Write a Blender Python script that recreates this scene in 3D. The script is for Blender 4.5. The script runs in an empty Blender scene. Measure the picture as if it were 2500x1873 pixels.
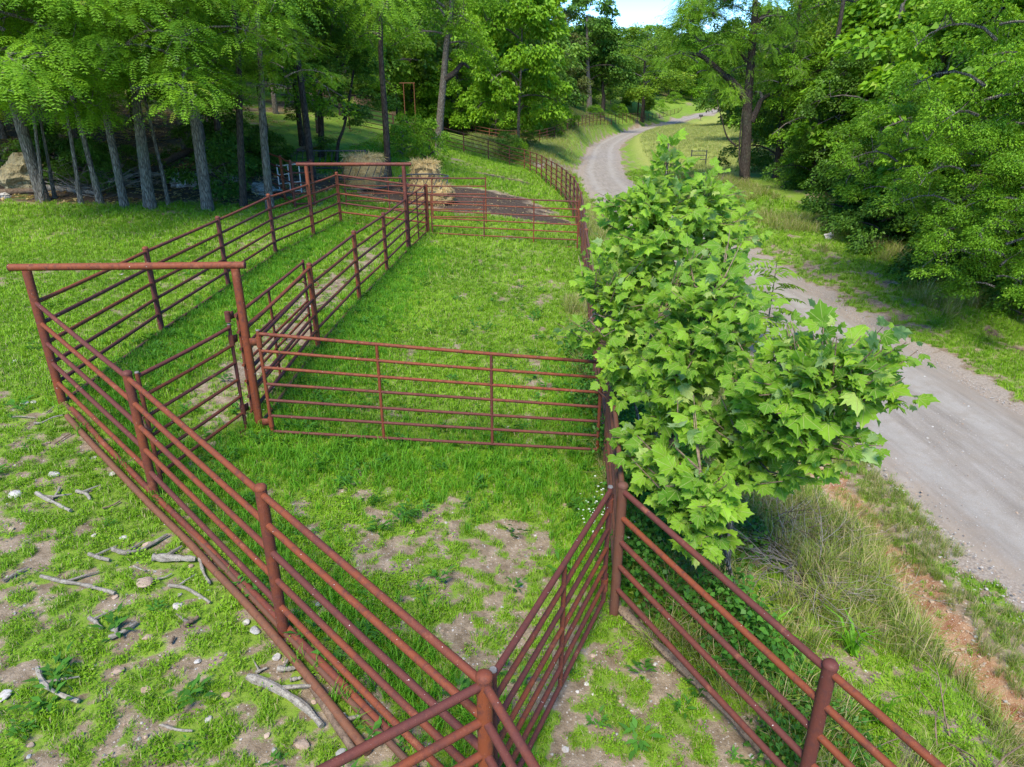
import bpy, math, random
import numpy as np
from mathutils import Vector

random.seed(7)
RNG = np.random.default_rng(11)
rad = math.radians
S = bpy.context.scene
COL = S.collection

# ------------------------------------------------------------------ camera, sky, sun, exposure
cam_d = bpy.data.cameras.new("camera")
cam = bpy.data.objects.new("camera", cam_d)
COL.objects.link(cam)
cam.location = (0, 0, 4.66)
cam.rotation_euler = (rad(90 - 22.26), 0, 0)
cam_d.sensor_width = 36
cam_d.lens = 1650 / 2500 * 36
cam_d.clip_start = 0.05
cam_d.clip_end = 2000
S.camera = cam

SUN_EL, SUN_AZ = rad(52), rad(194)          # azimuth clockwise from +Y
w = bpy.data.worlds.new("World")
S.world = w
w.use_nodes = True
wn = w.node_tree
bg = wn.nodes["Background"]
sky = wn.nodes.new("ShaderNodeTexSky")
sky.sky_type = 'NISHITA'
sky.sun_disc = False
sky.sun_elevation = SUN_EL
sky.sun_rotation = SUN_AZ
sky.air_density = 0.9
sky.dust_density = 0.0
sky.ozone_density = 1.6
sky.altitude = 1200
hs = wn.nodes.new('ShaderNodeHueSaturation'); hs.inputs['Saturation'].default_value = 1.35
wn.links.new(sky.outputs[0], hs.inputs['Color']); wn.links.new(hs.outputs[0], bg.inputs[0])
bg.inputs[1].default_value = 0.145
sd = bpy.data.lights.new("sun", 'SUN')
sd.energy = 2.5
sd.angle = rad(22)
sd.color = (1.0, 0.92, 0.73)
so = bpy.data.objects.new("sun", sd)
COL.objects.link(so)
sdir = Vector((math.sin(SUN_AZ) * math.cos(SUN_EL), math.cos(SUN_AZ) * math.cos(SUN_EL), math.sin(SUN_EL)))
so.rotation_euler = sdir.to_track_quat('Z', 'Y').to_euler()
so.location = (0, 0, 60)
S.view_settings.view_transform = 'Standard'
S.view_settings.look = 'None'
S.view_settings.exposure = 1.52
S.view_settings.gamma = 1
S.view_settings.use_curve_mapping = False
S.render.engine = 'CYCLES'
S.cycles.max_bounces = 8
S.cycles.transmission_bounces = 6
S.cycles.diffuse_bounces = 3

# ------------------------------------------------------------------ node helpers
def new_mat(name):
    m = bpy.data.materials.new(name)
    m.use_nodes = True
    nt = m.node_tree
    for n in list(nt.nodes):
        if n.type != 'OUTPUT_MATERIAL':
            nt.nodes.remove(n)
    return m, nt, nt.nodes['Material Output']

class NT:
    def __init__(s, nt): s.nt = nt
    def n(s, t, **kw):
        x = s.nt.nodes.new(t)
        for k, v in kw.items(): setattr(x, k, v)
        return x
    def l(s, a, b): s.nt.links.new(a, b)
    def val(s, inp, v):
        if hasattr(v, 'is_output') or isinstance(v, bpy.types.NodeSocket): s.l(v, inp)
        else: inp.default_value = v
    def noise(s, scale, detail=4, rough=0.55, vec=None, dist=0.0):
        x = s.n('ShaderNodeTexNoise'); x.inputs['Scale'].default_value = scale
        x.inputs['Detail'].default_value = detail; x.inputs['Roughness'].default_value = rough
        x.inputs['Distortion'].default_value = dist
        if vec is not None: s.l(vec, x.inputs['Vector'])
        return x.outputs['Fac']
    def vor(s, scale, vec=None, out='Distance', feat='F1'):
        x = s.n('ShaderNodeTexVoronoi'); x.feature = feat; x.inputs['Scale'].default_value = scale
        if vec is not None: s.l(vec, x.inputs['Vector'])
        return x.outputs[out]
    def math(s, op, a, b=0.0, c=None, clamp=False):
        x = s.n('ShaderNodeMath', operation=op); x.use_clamp = clamp
        s.val(x.inputs[0], a); s.val(x.inputs[1], b)
        if c is not None: s.val(x.inputs[2], c)
        return x.outputs[0]
    def mr(s, v, a, b, c=0.0, d=1.0):
        x = s.n('ShaderNodeMapRange'); s.val(x.inputs[0], v)
        for i, q in enumerate((a, b, c, d)): x.inputs[i + 1].default_value = q
        return x.outputs[0]
    def mix(s, f, a, b, mode='MIX'):
        x = s.n('ShaderNodeMix', data_type='RGBA', blend_type=mode)
        s.val(x.inputs[0], f)
        for i, q in ((6, a), (7, b)):
            if isinstance(q, tuple): x.inputs[i].default_value = (*q, 1) if len(q) == 3 else q
            else: s.l(q, x.inputs[i])
        return x.outputs[2]
    def attr(s, name, out='Fac'):
        x = s.n('ShaderNodeAttribute'); x.attribute_name = name
        return x.outputs[out]
    def bump(s, h, strength=0.4, dist=0.02):
        x = s.n('ShaderNodeBump'); x.inputs['Strength'].default_value = strength
        x.inputs['Distance'].default_value = dist; s.l(h, x.inputs['Height'])
        return x.outputs[0]
    def pri(s, col, rough=0.8, spec=0.3, normal=None, metal=0.0):
        x = s.n('ShaderNodeBsdfPrincipled')
        if isinstance(col, tuple): x.inputs['Base Color'].default_value = (*col, 1)
        else: s.l(col, x.inputs['Base Color'])
        s.val(x.inputs['Roughness'], rough)
        x.inputs['Specular IOR Level'].default_value = spec
        x.inputs['Metallic'].default_value = metal
        if normal is not None: s.l(normal, x.inputs['Normal'])
        return x.outputs[0]

def leaf_mat(name, dark, light, yellow=(0.3, 0.38, 0.05), trans=0.4, veins=False, rough=0.45, back=None):
    m, nt, out = new_mat(name); N = NT(nt)
    t = N.attr('tint')
    oi = N.n('ShaderNodeObjectInfo')
    tt = N.math('ADD', t, N.math('MULTIPLY', N.math('SUBTRACT', oi.outputs['Random'], 0.5), 0.35), clamp=True)
    c = N.mix(N.mr(tt, 0.0, 0.85), dark, light)
    c = N.mix(N.mr(t, 0.93, 1.0), c, yellow)
    nrm = None
    if veins:
        uv = N.n('ShaderNodeUVMap').outputs[0]
        sp = N.n('ShaderNodeSeparateXYZ'); N.l(uv, sp.inputs[0])
        x, y = N.math('SUBTRACT', sp.outputs[0], 0.5), N.math('SUBTRACT', sp.outputs[1], 0.12)
        ln = N.math('SQRT', N.math('ADD', N.math('MULTIPLY', x, x), N.math('MULTIPLY', y, y)))
        v = None
        for a in (0, 38, -38, 80, -80):
            sa, ca = math.sin(rad(a)), math.cos(rad(a))
            d = N.math('ABSOLUTE', N.math('SUBTRACT', N.math('MULTIPLY', x, ca), N.math('MULTIPLY', y, sa)))
            al = N.math('ADD', N.math('MULTIPLY', x, sa), N.math('MULTIPLY', y, ca))
            k = N.math('MULTIPLY', N.mr(d, 0.005, 0.016, 1, 0), N.mr(al, 0.0, 0.03))
            v = k if v is None else N.math('MAXIMUM', v, k)
        side = N.math('ADD', N.math('MULTIPLY', ln, 22.0), N.math('MULTIPLY', N.math('ABSOLUTE', x), 16.0))
        fine = N.mr(N.math('ABSOLUTE', N.math('SUBTRACT', N.math('FRACT', side), 0.5)), 0.0, 0.12, 0.35, 0)
        v2 = N.math('MAXIMUM', v, fine)
        c = N.mix(N.math('MULTIPLY', v2, 0.75), c, (0.50, 0.58, 0.20))
        nrm = N.bump(v2, 0.8, 0.006)
    if back is not None:
        g = N.n('ShaderNodeNewGeometry')
        c = N.mix(N.math('MULTIPLY', g.outputs['Backfacing'], 0.6), c, back)
    p = N.pri(c, rough, 0.22, nrm)
    tr = N.n('ShaderNodeBsdfTranslucent')
    N.l(N.mix(1.0, c, (1.25, 1.15, 0.5), 'MULTIPLY'), tr.inputs[0])
    ms = N.n('ShaderNodeMixShader'); ms.inputs[0].default_value = trans
    N.l(p, ms.inputs[1]); N.l(tr.outputs[0], ms.inputs[2]); N.l(ms.outputs[0], out.inputs[0])
    return m

def grass_mat(name, a, b, dry, trans=0.35, dryness=0.12):
    m, nt, out = new_mat(name); N = NT(nt)
    oi = N.n('ShaderNodeObjectInfo'); g = N.n('ShaderNodeNewGeometry')
    big = N.noise(0.45, 3, 0.6, g.outputs['Position'])
    t = N.math('ADD', N.math('MULTIPLY', oi.outputs['Random'], 0.5), N.mr(big, 0.3, 0.7, 0, 0.6))
    c = N.mix(N.mr(t, 0.0, 1.0), a, b)
    c = N.mix(N.mr(N.attr('tint'), 1 - dryness, 1.0 - dryness * 0.6), c, dry)
    p = N.pri(c, 0.55, 0.3)
    tr = N.n('ShaderNodeBsdfTranslucent'); N.l(c, tr.inputs[0])
    ms = N.n('ShaderNodeMixShader'); ms.inputs[0].default_value = trans
    N.l(p, ms.inputs[1]); N.l(tr.outputs[0], ms.inputs[2]); N.l(ms.outputs[0], out.inputs[0])
    return m

def bark_mat(name, c1, c2, moss=0.0):
    m, nt, out = new_mat(name); N = NT(nt)
    g = N.n('ShaderNodeNewGeometry')
    mp = N.n('ShaderNodeMapping'); mp.inputs['Scale'].default_value = (1, 1, 0.16)
    N.l(g.outputs['Position'], mp.inputs[0])
    v = N.vor(26, mp.outputs[0], 'Distance', 'DISTANCE_TO_EDGE')
    n1 = N.noise(9, 5, 0.65, mp.outputs[0]); n2 = N.noise(1.3, 3, 0.6, g.outputs['Position'])
    f = N.math('MULTIPLY', N.mr(v, 0.0, 0.22), N.mr(n1, 0.3, 0.7, 0.45, 1.0))
    c = N.mix(f, c1, c2)
    c = N.mix(N.mr(n2, 0.56, 0.7, 0, moss), c, (0.12, 0.14, 0.09))
    N.l(N.pri(c, 0.92, 0.15, N.bump(f, 0.9, 0.03)), out.inputs[0])
    return m

def rust_mat(name, dull=0.0):
    m, nt, out = new_mat(name); N = NT(nt)
    g = N.n('ShaderNodeNewGeometry'); oi = N.n('ShaderNodeObjectInfo')
    P = g.outputs['Position']
    n1 = N.noise(1.4, 5, 0.6, P); n2 = N.noise(17, 4, 0.7, P); n3 = N.noise(70, 3, 0.6, P)
    c = N.mix(N.mr(N.math('ADD', n1, N.math('MULTIPLY', N.math('SUBTRACT', oi.outputs['Random'], 0.5), 0.55)), 0.38, 0.62), (0.115, 0.032, 0.024), (0.19, 0.047, 0.018))
    c = N.mix(N.mr(n2, 0.5, 0.72), c, (0.085, 0.028, 0.024))
    c = N.mix(N.mr(n3, 0.62, 0.72, 0, 0.5), c, (0.27, 0.11, 0.065))
    bare = N.math('MULTIPLY', N.mr(N.noise(3.1, 6, 0.75, P), 0.60, 0.68), 0.65)
    c = N.mix(bare, c, (0.29, 0.105, 0.055))
    sp = N.math('GREATER_THAN', N.noise(46, 2, 0.5, P), 0.755)
    c = N.mix(sp, c, (0.62, 0.56, 0.52))
    if dull: c = N.mix(dull, c, (0.14, 0.085, 0.05))
    ro = N.mr(n2, 0.3, 0.7, 0.52, 0.85)
    mp = N.n('ShaderNodeMapping'); mp.inputs['Scale'].default_value = (9, 9, 1.2); N.l(P, mp.inputs[0])
    st = N.noise(2.2, 4, .6, mp.outputs[0]); c = N.mix(N.mr(st, .55, .7, 0, .55), c, (0.075, 0.027, 0.021))
    N.l(N.pri(c, ro, 0.3, N.bump(n2, 0.35, 0.005)), out.inputs[0])
    return m

def noisy(name, cols, scale=8, rough=0.9, bump=0.5, spec=0.2, bd=0.02, vec=None, objrand=0.0):
    m, nt, out = new_mat(name); N = NT(nt)
    g = N.n('ShaderNodeNewGeometry')
    n1 = N.noise(scale, 6, 0.65, g.outputs['Position']); n2 = N.noise(scale * 4.3, 4, 0.6, g.outputs['Position'])
    f = N.mr(n1, 0.35, 0.65)
    if objrand:
        oi = N.n('ShaderNodeObjectInfo')
        f = N.math('ADD', f, N.math('MULTIPLY', N.math('SUBTRACT', oi.outputs['Random'], 0.5), objrand), clamp=True)
    c = N.mix(f, cols[0], cols[1])
    if len(cols) > 2: c = N.mix(N.mr(n2, 0.52, 0.66, 0, 0.8), c, cols[2])
    h = N.math('ADD', n1, N.math('MULTIPLY', n2, 0.5))
    N.l(N.pri(c, rough, spec, N.bump(h, bump, bd)), out.inputs[0])
    return m

M = {}
M['rust'] = rust_mat('rusty_red_pipe')
M['rust_old'] = rust_mat('weathered_brown_pipe', 0.5)
M['rust_shaded'] = rust_mat('shaded_rusty_pipe', 0.35)  # darker pipe copy: the long fences' shaded side is put into its colour
M['capgrey'] = noisy('worn_grey_cap', [(0.12, 0.11, 0.11), (0.22, 0.2, 0.19)], 30, 0.6, 0.1)
M['galv'] = noisy('galvanised_steel', [(0.42, 0.43, 0.44), (0.6, 0.61, 0.62)], 12, 0.45, 0.1, 0.5)
M['darksteel'] = noisy('dark_feeder_steel', [(0.03, 0.035, 0.04), (0.07, 0.07, 0.075)], 12, 0.5, 0.2, 0.4)
M['hay'] = noisy('hay', [(0.38, 0.26, 0.115), (0.50, 0.37, 0.18), (0.19, 0.12, 0.06)], 9, 0.95, 0.9, 0.1, 0.06)
M['haydark'] = noisy('dark_hay', [(0.10, 0.075, 0.04), (0.2, 0.15, 0.08), (0.06, 0.04, 0.025)], 11, 0.95, 0.9, 0.1, 0.05)  # much darker hay, for the shallow patch set on a bale front
M['straw'] = leaf_mat('straw', (0.42, 0.3, 0.13), (0.62, 0.48, 0.24), (0.66, 0.56, 0.33), 0.2)
M['bark'] = bark_mat('grey_brown_bark', (0.06, 0.05, 0.042), (0.30, 0.265, 0.23), 0.4)
M['bark_dark'] = bark_mat('dark_bark', (0.025, 0.02, 0.017), (0.115, 0.092, 0.078), 0.4)
M['deadwood'] = noisy('grey_dead_wood', [(0.17, 0.145, 0.12), (0.33, 0.295, 0.25), (0.09, 0.07, 0.055)], 18, 0.9, 0.7, 0.1, 0.01, objrand=0.5)
M['brownwood'] = noisy('brown_wet_wood', [(0.11, 0.075, 0.055), (0.24, 0.17, 0.12), (0.06, 0.045, 0.035)], 14, 0.9, 0.7, 0.1, 0.01, objrand=0.5)
M['stonewhite'] = noisy('pale_limestone', [(0.34, 0.30, 0.27), (0.52, 0.49, 0.46), (0.24, 0.2, 0.17)], 9, 0.85, 0.5, 0.2, 0.02, objrand=0.4)
M['stonetan'] = noisy('tan_stone', [(0.30, 0.21, 0.15), (0.44, 0.33, 0.25), (0.2, 0.14, 0.1)], 9, 0.85, 0.5, 0.2, 0.02, objrand=0.5)
M['stonegrey'] = noisy('grey_stone', [(0.23, 0.22, 0.21), (0.4, 0.38, 0.36), (0.14, 0.13, 0.12)], 9, 0.9, 0.6, 0.2, 0.02, objrand=0.4)
M['boulder'] = noisy('yellow_boulder', [(0.26, 0.195, 0.10), (0.42, 0.34, 0.20), (0.11, 0.085, 0.055)], 2.4, 0.9, 1.0, 0.15, 0.12)
M['boulderg'] = noisy('grey_boulder', [(0.26, 0.25, 0.25), (0.55, 0.54, 0.53), (0.1, 0.1, 0.09)], 3.0, 0.9, 1.0, 0.15, 0.1)
M['walnut'] = leaf_mat('walnut_leaf', (0.085, 0.195, 0.012), (0.24, 0.45, 0.028), (0.34, 0.42, 0.05), 0.42)
M['oak'] = leaf_mat('broad_leaf', (0.075, 0.165, 0.022), (0.20, 0.35, 0.045), (0.26, 0.34, 0.06), 0.36)
M['dull'] = leaf_mat('grey_green_leaf', (0.095, 0.15, 0.045), (0.235, 0.31, 0.10), (0.26, 0.26, 0.12), 0.32)
M['lime'] = leaf_mat('lime_green_leaf', (0.12, 0.23, 0.020), (0.26, 0.42, 0.04), (0.4, 0.46, 0.06), 0.42)
M['deep'] = leaf_mat('deep_green_leaf', (0.05, 0.125, 0.018), (0.135, 0.275, 0.032), (0.15, 0.26, 0.04), 0.32)
M['elm'] = leaf_mat('elm_leaf', (0.09, 0.215, 0.014), (0.24, 0.45, 0.03), (0.33, 0.44, 0.07), 0.42)
M['syc'] = leaf_mat('sycamore_leaf', (0.10, 0.25, 0.018), (0.31, 0.54, 0.042), (0.46, 0.56, 0.18), 0.45, veins=True, back=(0.40, 0.52, 0.28))
M['vine'] = leaf_mat('vine_leaf', (0.03, 0.10, 0.015), (0.09, 0.25, 0.03), (0.28, 0.36, 0.05), 0.35)
M['sage'] = leaf_mat('grey_sage_leaf', (0.13, 0.19, 0.12), (0.25, 0.33, 0.22), (0.4, 0.4, 0.3), 0.25)
M['cedar'] = leaf_mat('brown_green_needles', (0.06, 0.085, 0.02), (0.14, 0.18, 0.045), (0.22, 0.16, 0.06), 0.25)
M['grass'] = grass_mat('pasture_grass', (0.11, 0.26, 0.006), (0.29, 0.50, 0.022), (0.40, 0.36, 0.17), 0.4, 0.16)
M['lushgrass'] = grass_mat('lush_grass', (0.07, 0.23, 0.008), (0.17, 0.42, 0.018), (0.3, 0.36, 0.1), 0.42, 0.03)
M['tallgrass'] = grass_mat('tall_grass', (0.14, 0.235, 0.02), (0.31, 0.40, 0.055), (0.52, 0.42, 0.22), 0.4, 0.36)
M['meadowgrass'] = grass_mat('meadow_grass', (0.20, 0.28, 0.05), (0.37, 0.42, 0.12), (0.5, 0.44, 0.22), 0.35, 0.3)
M['flower'] = noisy('white_petals', [(0.75, 0.75, 0.7), (0.85, 0.85, 0.8)], 30, 0.7, 0.1)

# ------------------------------------------------------------------ mesh helpers
def mk_mesh(name, V, F, mat, smooth=False, tint=None, uv=None):
    V = np.asarray(V, np.float32).reshape(-1, 3)
    me = bpy.data.meshes.new(name)
    me.vertices.add(len(V)); me.vertices.foreach_set('co', V.ravel())
    if isinstance(F, np.ndarray):
        k = F.shape[1]; nf = len(F)
        me.loops.add(nf * k); me.loops.foreach_set('vertex_index', F.astype(np.int32).ravel())
        me.polygons.add(nf); me.polygons.foreach_set('loop_start', np.arange(nf, dtype=np.int32) * k)
    else:
        flat = np.array([i for f in F for i in f], np.int32); st, c = [], 0
        for f in F: st.append(c); c += len(f)
        me.loops.add(len(flat)); me.loops.foreach_set('vertex_index', flat)
        me.polygons.add(len(F)); me.polygons.foreach_set('loop_start', np.array(st, np.int32))
    if smooth: me.polygons.foreach_set('use_smooth', np.ones(len(me.polygons), bool))
    if tint is not None:
        a = me.attributes.new('tint', 'FLOAT', 'POINT'); a.data.foreach_set('value', np.asarray(tint, np.float32))
    if uv is not None:
        u = me.uv_layers.new(name='UVMap')
        li = np.empty(len(me.loops), np.int32); me.loops.foreach_get('vertex_index', li)
        u.data.foreach_set('uv', np.asarray(uv, np.float32)[li].ravel())
    me.update(calc_edges=True); me.validate()
    if mat: me.materials.append(mat)
    return me

def obj(name, me, parent=None, loc=(0, 0, 0), rot=(0, 0, 0), scale=(1, 1, 1), label=None, cat=None, group=None, kind=None):
    o = bpy.data.objects.new(name, me); COL.objects.link(o)
    o.location = loc; o.rotation_euler = rot; o.scale = scale
    if parent is not None: o.parent = parent
    if label: o['label'] = label
    if cat: o['category'] = cat
    if group: o['group'] = group
    if kind: o['kind'] = kind
    return o

class MB:
    """collects tubes and lumps into one mesh"""
    def __init__(s): s.V = []; s.F = []; s.n = 0
    def add(s, V, F):
        s.V.append(np.asarray(V, float)); s.F += [tuple(i + s.n for i in f) for f in F]; s.n += len(V); return s
    def tube(s, pts, r, seg=10, cap=True):
        pts = [Vector(p) for p in pts]; n = len(pts)
        rs = r if hasattr(r, '__len__') else [r] * n
        V, F = [], []; up = None
        for i, p in enumerate(pts):
            d = (pts[min(i + 1, n - 1)] - pts[max(i - 1, 0)])
            if d.length < 1e-9: d = Vector((0, 0, 1))
            d.normalize()
            if up is None: up = d.orthogonal().normalized()
            else:
                up = up - d * up.dot(d)
                up = up.normalized() if up.length > 1e-6 else d.orthogonal().normalized()
            sd_ = d.cross(up)
            for k in range(seg):
                a = 2 * math.pi * k / seg
                V.append(p + (up * math.cos(a) + sd_ * math.sin(a)) * rs[i])
        for i in range(n - 1):
            for k in range(seg):
                k2 = (k + 1) % seg
                F.append((i * seg + k, i * seg + k2, (i + 1) * seg + k2, (i + 1) * seg + k))
        if cap:
            F.append(tuple(range(seg - 1, -1, -1))); F.append(tuple((n - 1) * seg + k for k in range(seg)))
        return s.add([tuple(v) for v in V], F)
    def box(s, c, sx, sy, sz, rz=0):
        V = []
        for z in (-1, 1):
            for x, y in ((-1, -1), (1, -1), (1, 1), (-1, 1)):
                a, b = x * sx / 2, y * sy / 2
                V.append((c[0] + a * math.cos(rz) - b * math.sin(rz), c[1] + a * math.sin(rz) + b * math.cos(rz), c[2] + z * sz / 2))
        return s.add(V, [(3, 2, 1, 0), (4, 5, 6, 7), (0, 1, 5, 4), (1, 2, 6, 5), (2, 3, 7, 6), (3, 0, 4, 7)])
    def mesh(s, name, mat, smooth=True):
        me = mk_mesh(name, np.concatenate(s.V), s.F, mat, smooth)
        if smooth:
            try: me.set_sharp_from_angle(angle=rad(50))
            except Exception: pass
        return me

# ------------------------------------------------------------------ value noise in numpy
_perm = np.random.default_rng(5).random((256, 256))
def vnoise(x, y, f):
    x = np.asarray(x, float) * f; y = np.asarray(y, float) * f
    xi = np.floor(x).astype(int); yi = np.floor(y).astype(int); u = x - xi; v = y - yi
    u = u * u * (3 - 2 * u); v = v * v * (3 - 2 * v)
    g = lambda a, b: _perm[a & 255, b & 255]
    return (g(xi, yi) * (1 - u) + g(xi + 1, yi) * u) * (1 - v) + (g(xi, yi + 1) * (1 - u) + g(xi + 1, yi + 1) * u) * v
def fbm(x, y, f, o=4):
    s = 0; a = 0.5; t = 0
    for i in range(o): s = s + a * vnoise(x + 17.3 * i, y - 9.1 * i, f * 2 ** i); t += a; a *= 0.55
    return s / t
def sst(e0, e1, x):
    t = np.clip((x - e0) / (e1 - e0), 0, 1); return t * t * (3 - 2 * t)

# ------------------------------------------------------------------ terrain
POST = dict(PL=(-6.16, 8.48, .87), A1=(-4.02, 6.57, .58), A2=(-2.01, 4.68, .34), A3=(-.16, 2.96, .12),
            B0=(1.03, 5.45, -.10), L1=(-6.26, 11.55, .92), L2=(-6.2, 14.49, 1.0), L3=(-6.09, 17.4, 1.12),
            L4=(-5.7, 19.59, 1.2), L5=(-5.36, 21.52, 1.29), R5=(-3.01, 19.64, .79), R4=(-3.21, 17.16, .70),
            R3=(-3.36, 14.48, .70), R2=(-3.47, 11.46, .66), PR=(-3.52, 8.51, .5), R6=(-2.7, 22.0, .88))
BL = [(2.1, 3.42, -.25), (1.03, 5.45, -.10), (1.32, 8.37, -.12), (1.5, 11.3, 0.0), (1.7, 14.2, .15), (1.87, 17.2, .3), (2.12, 20.4, .42), (2.32, 23.4, .5),
      (2.42, 25.8, .53), (2.5, 28.2, .55), (2.52, 30.4, .48), (2.52, 32.7, .45), (2.47, 35, .42), (2.36, 37.4, .4),
      (2.22, 39.8, .36), (2.05, 42.3, .34), (1.88, 44.9, .33), (1.65, 47.6, .3), (1.3, 50.6, .25), (.95, 54, .2), (-.2, 56.3, .3),
      (-1.85, 55.6, .85), (-3.6, 53.4, 1.4), (-5.6, 51.5, 2.0), (-8.2, 50, 2.7), (-11, 49, 3.3)]
def pixz(py, y):
    v = -(py - 936.5) / 1650; return 4.66 + y * (-math.sin(rad(22.26)) + v * math.cos(rad(22.26))) / (math.cos(rad(22.26)) + v * math.sin(rad(22.26)))
_k = [(1030, 92, 346 - 30), (1081, 88, 298), (1154, 84, 306), (1216, 81, 317), (1299, 84, 320), (1326, 87, 316), (1363, 92, 306), (1385, 95, 293), (1412, 104, 284), (1448, 118, 277), (1475, 130, 276), (1490, 136, 279), (1536, 155, 277), (1607, 192, 276), (1640, 208, 268), (1668, 230, 261)]
_kc = np.array(_k, float); F2 = []
for _c in np.concatenate([np.arange(1030, 1300, 33), np.arange(1299, 1385, 18), np.arange(1385, 1669, 9.0)]):
    _y = np.interp(_c, _kc[:, 0], _kc[:, 1]); _z = pixz(np.interp(_c, _kc[:, 0], _kc[:, 2]), _y) - 1.5
    F2.append(((_c - 1250) / 1650 * (_y * math.cos(rad(22.26)) - (_z - 4.66) * math.sin(rad(22.26))), _y, _z))
CP = F2[::2] + list(POST.values()) + BL[::2] + [
    (-12, 10, 1.25), (-20, 8, 1.6), (-14, 16, 1.5), (-22, 18, 1.85), (-16, 23, 1.8), (-10, 23, 1.62), (-26, 26, 2.2),
    (-9, 28, 1.9), (-5.6, 32, 1.75), (-5.5, 27, 1.5), (-3, 26, 1.2), (-1, 27, 1.1), (0, 33, 1.1), (1, 39, .7), (-5.2, 50, 1.9), (-5, 41, 1.7),
    (-9, 35, 2.5), (-30, 45, 5), (-17, 42, 3.9), (-12, 62, 4.6), (-30, 70, 9), (-60, 60, 14), (-50, 25, 6), (-50, 120, 18), (-10, 110, 7), (-20, 160, 14),
    (8, 125, 5), (16, 165, 7), (30, 200, 9), (0, 240, 20), (60, 260, 8),
    (3, 6, -.25), (3.6, 12, -.15), (3.8, 20, .05), (4, 30, 0), (3.8, 42, -.1), (3, -2, -.25), (0, 0, .05), (-3, 0, .3), (-8, 3, .9), (-6, -5, .6),
    (12, 28, -.25), (13, 20, -.4), (12, 10, -.55), (12, -2, -.6), (20, 10, -.9), (25, 30, -.1), (14.5, 44, .3), (20, 70, .0), (30, 100, .3), (45, 140, 1.2), (35, 50, 1), (60, 90, 4), (45, 20, 1), (80, 60, 8), (100, 160, 14),
    (0, -30, 0), (-40, -20, 3), (40, -20, 0), (-100, 50, 20), (100, 0, 6), (0, 400, 40), (-150, 300, 50), (150, 350, 30), (-250, 100, 50), (250, 100, 30), (250, -100, 10), (-250, -100, 30)]
CP = np.array(CP, float)
def _tps_fit(P, lam=0.02):
    n = len(P); d = np.hypot(P[:, None, 0] - P[None, :, 0], P[:, None, 1] - P[None, :, 1])
    K = d                                   # biharmonic-lite (linear) kernel: no overshoot
    A = np.zeros((n + 3, n + 3)); A[:n, :n] = K - np.eye(n) * lam; A[:n, n] = 1; A[:n, n + 1:] = P[:, :2]; A[n, :n] = 1; A[n + 1:, :n] = P[:, :2].T
    return np.linalg.solve(A, np.concatenate([P[:, 2], [0, 0, 0]]))
_W = _tps_fit(CP)
ROAD = np.array([(7.5, -40, -.6), (7.5, -12, -.6), (7.5, 0, -.6), (7.5, 12, -.6), (7.35, 22, -.58), (7.05, 32, -.5), (6.8, 42, -.48), (6.9, 50, -.45), (7.6, 60, -.42), (9.0, 71, -.4), (13.1, 99, -.25), (20, 128, 0), (28.5, 156, .3), (43, 190, 1.2), (62, 222, 3.6), (85, 255, 7)])
def _catmull(P, m=14):
    out = []
    for i in range(len(P) - 1):
        p0, p1, p2, p3 = P[max(i - 1, 0)], P[i], P[i + 1], P[min(i + 2, len(P) - 1)]
        for k in range(m):
            t = k / m
            out.append(0.5 * ((2 * p1) + (-p0 + p2) * t + (2 * p0 - 5 * p1 + 4 * p2 - p3) * t * t + (-p0 + 3 * p1 - 3 * p2 + p3) * t ** 3))
    out.append(P[-1]); return np.array(out)
RC = _catmull(ROAD)
def road_d(x, y):
    """distance to the road centre line, and its height there"""
    x = np.asarray(x, float).ravel(); y = np.asarray(y, float).ravel()
    best = np.full(x.shape, 1e9); z = np.zeros_like(x); sg = np.zeros_like(x)
    for i in range(len(RC) - 1):
        a, b = RC[i], RC[i + 1]; d = b - a; L2 = d[0] ** 2 + d[1] ** 2
        t = np.clip(((x - a[0]) * d[0] + (y - a[1]) * d[1]) / L2, 0, 1)
        dx, dy = x - a[0] - t * d[0], y - a[1] - t * d[1]; q = np.hypot(dx, dy); m = q < best
        best = np.where(m, q, best); z = np.where(m, a[2] + t * d[2], z); sg = np.where(m, np.sign(dx * d[1] - dy * d[0]), sg)
    return best, z, sg
ROADW = 1.86
def terrain(x, y, fine=True):
    x = np.asarray(x, float); y = np.asarray(y, float); sh = x.shape; x = x.ravel(); y = y.ravel()
    z = np.full(x.shape, _W[-3]) + _W[-2] * x + _W[-1] * y
    for i in range(len(CP)):
        z += _W[i] * (np.sqrt((x - CP[i, 0]) ** 2 + (y - CP[i, 1]) ** 2 + 1.0) )
    rd, rz, sg = road_d(x, y)
    k = sst(2.1, 4.6, rd)
    z = z * k + (rz - 0.05 * (1 - sst(1.9, 2.5, rd))) * (1 - k)
    if fine:
        # eroded gully on the bank between fence and road
        gx = 4.75 + 0.35 * (fbm(y * 0 + 3, y, 0.5, 2) - 0.5) * 2 + (y - 6) * 0.02
        g = np.exp(-((x - gx) / 0.28) ** 2) * sst(-3, 0, y) * (1 - sst(11, 15, y)) * (0.5 + fbm(x, y, 1.3, 3))
        z = z - 0.30 * g + 0.10 * np.exp(-((x - gx + 0.7) / 0.4) ** 2) * sst(-3, 0, y) * (1 - sst(11, 15, y))
        near = sst(2.3, 3.2, rd)
        z = z + near * (0.05 * (fbm(x, y, 1.1, 4) - 0.5) + 0.018 * (vnoise(x, y, 5.5) - 0.5))
        # wheel ruts in the verge right of the road
        vr = np.where(sg > 0, rd, -9)
        z = z - 0.06 * np.exp(-((vr - 4.3 - 0.25 * (fbm(x, y, .3, 2) - .5)) / 0.16) ** 2) - 0.05 * np.exp(-((vr - 5.7) / 0.18) ** 2) * 0.6
    return z.reshape(sh)
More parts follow.
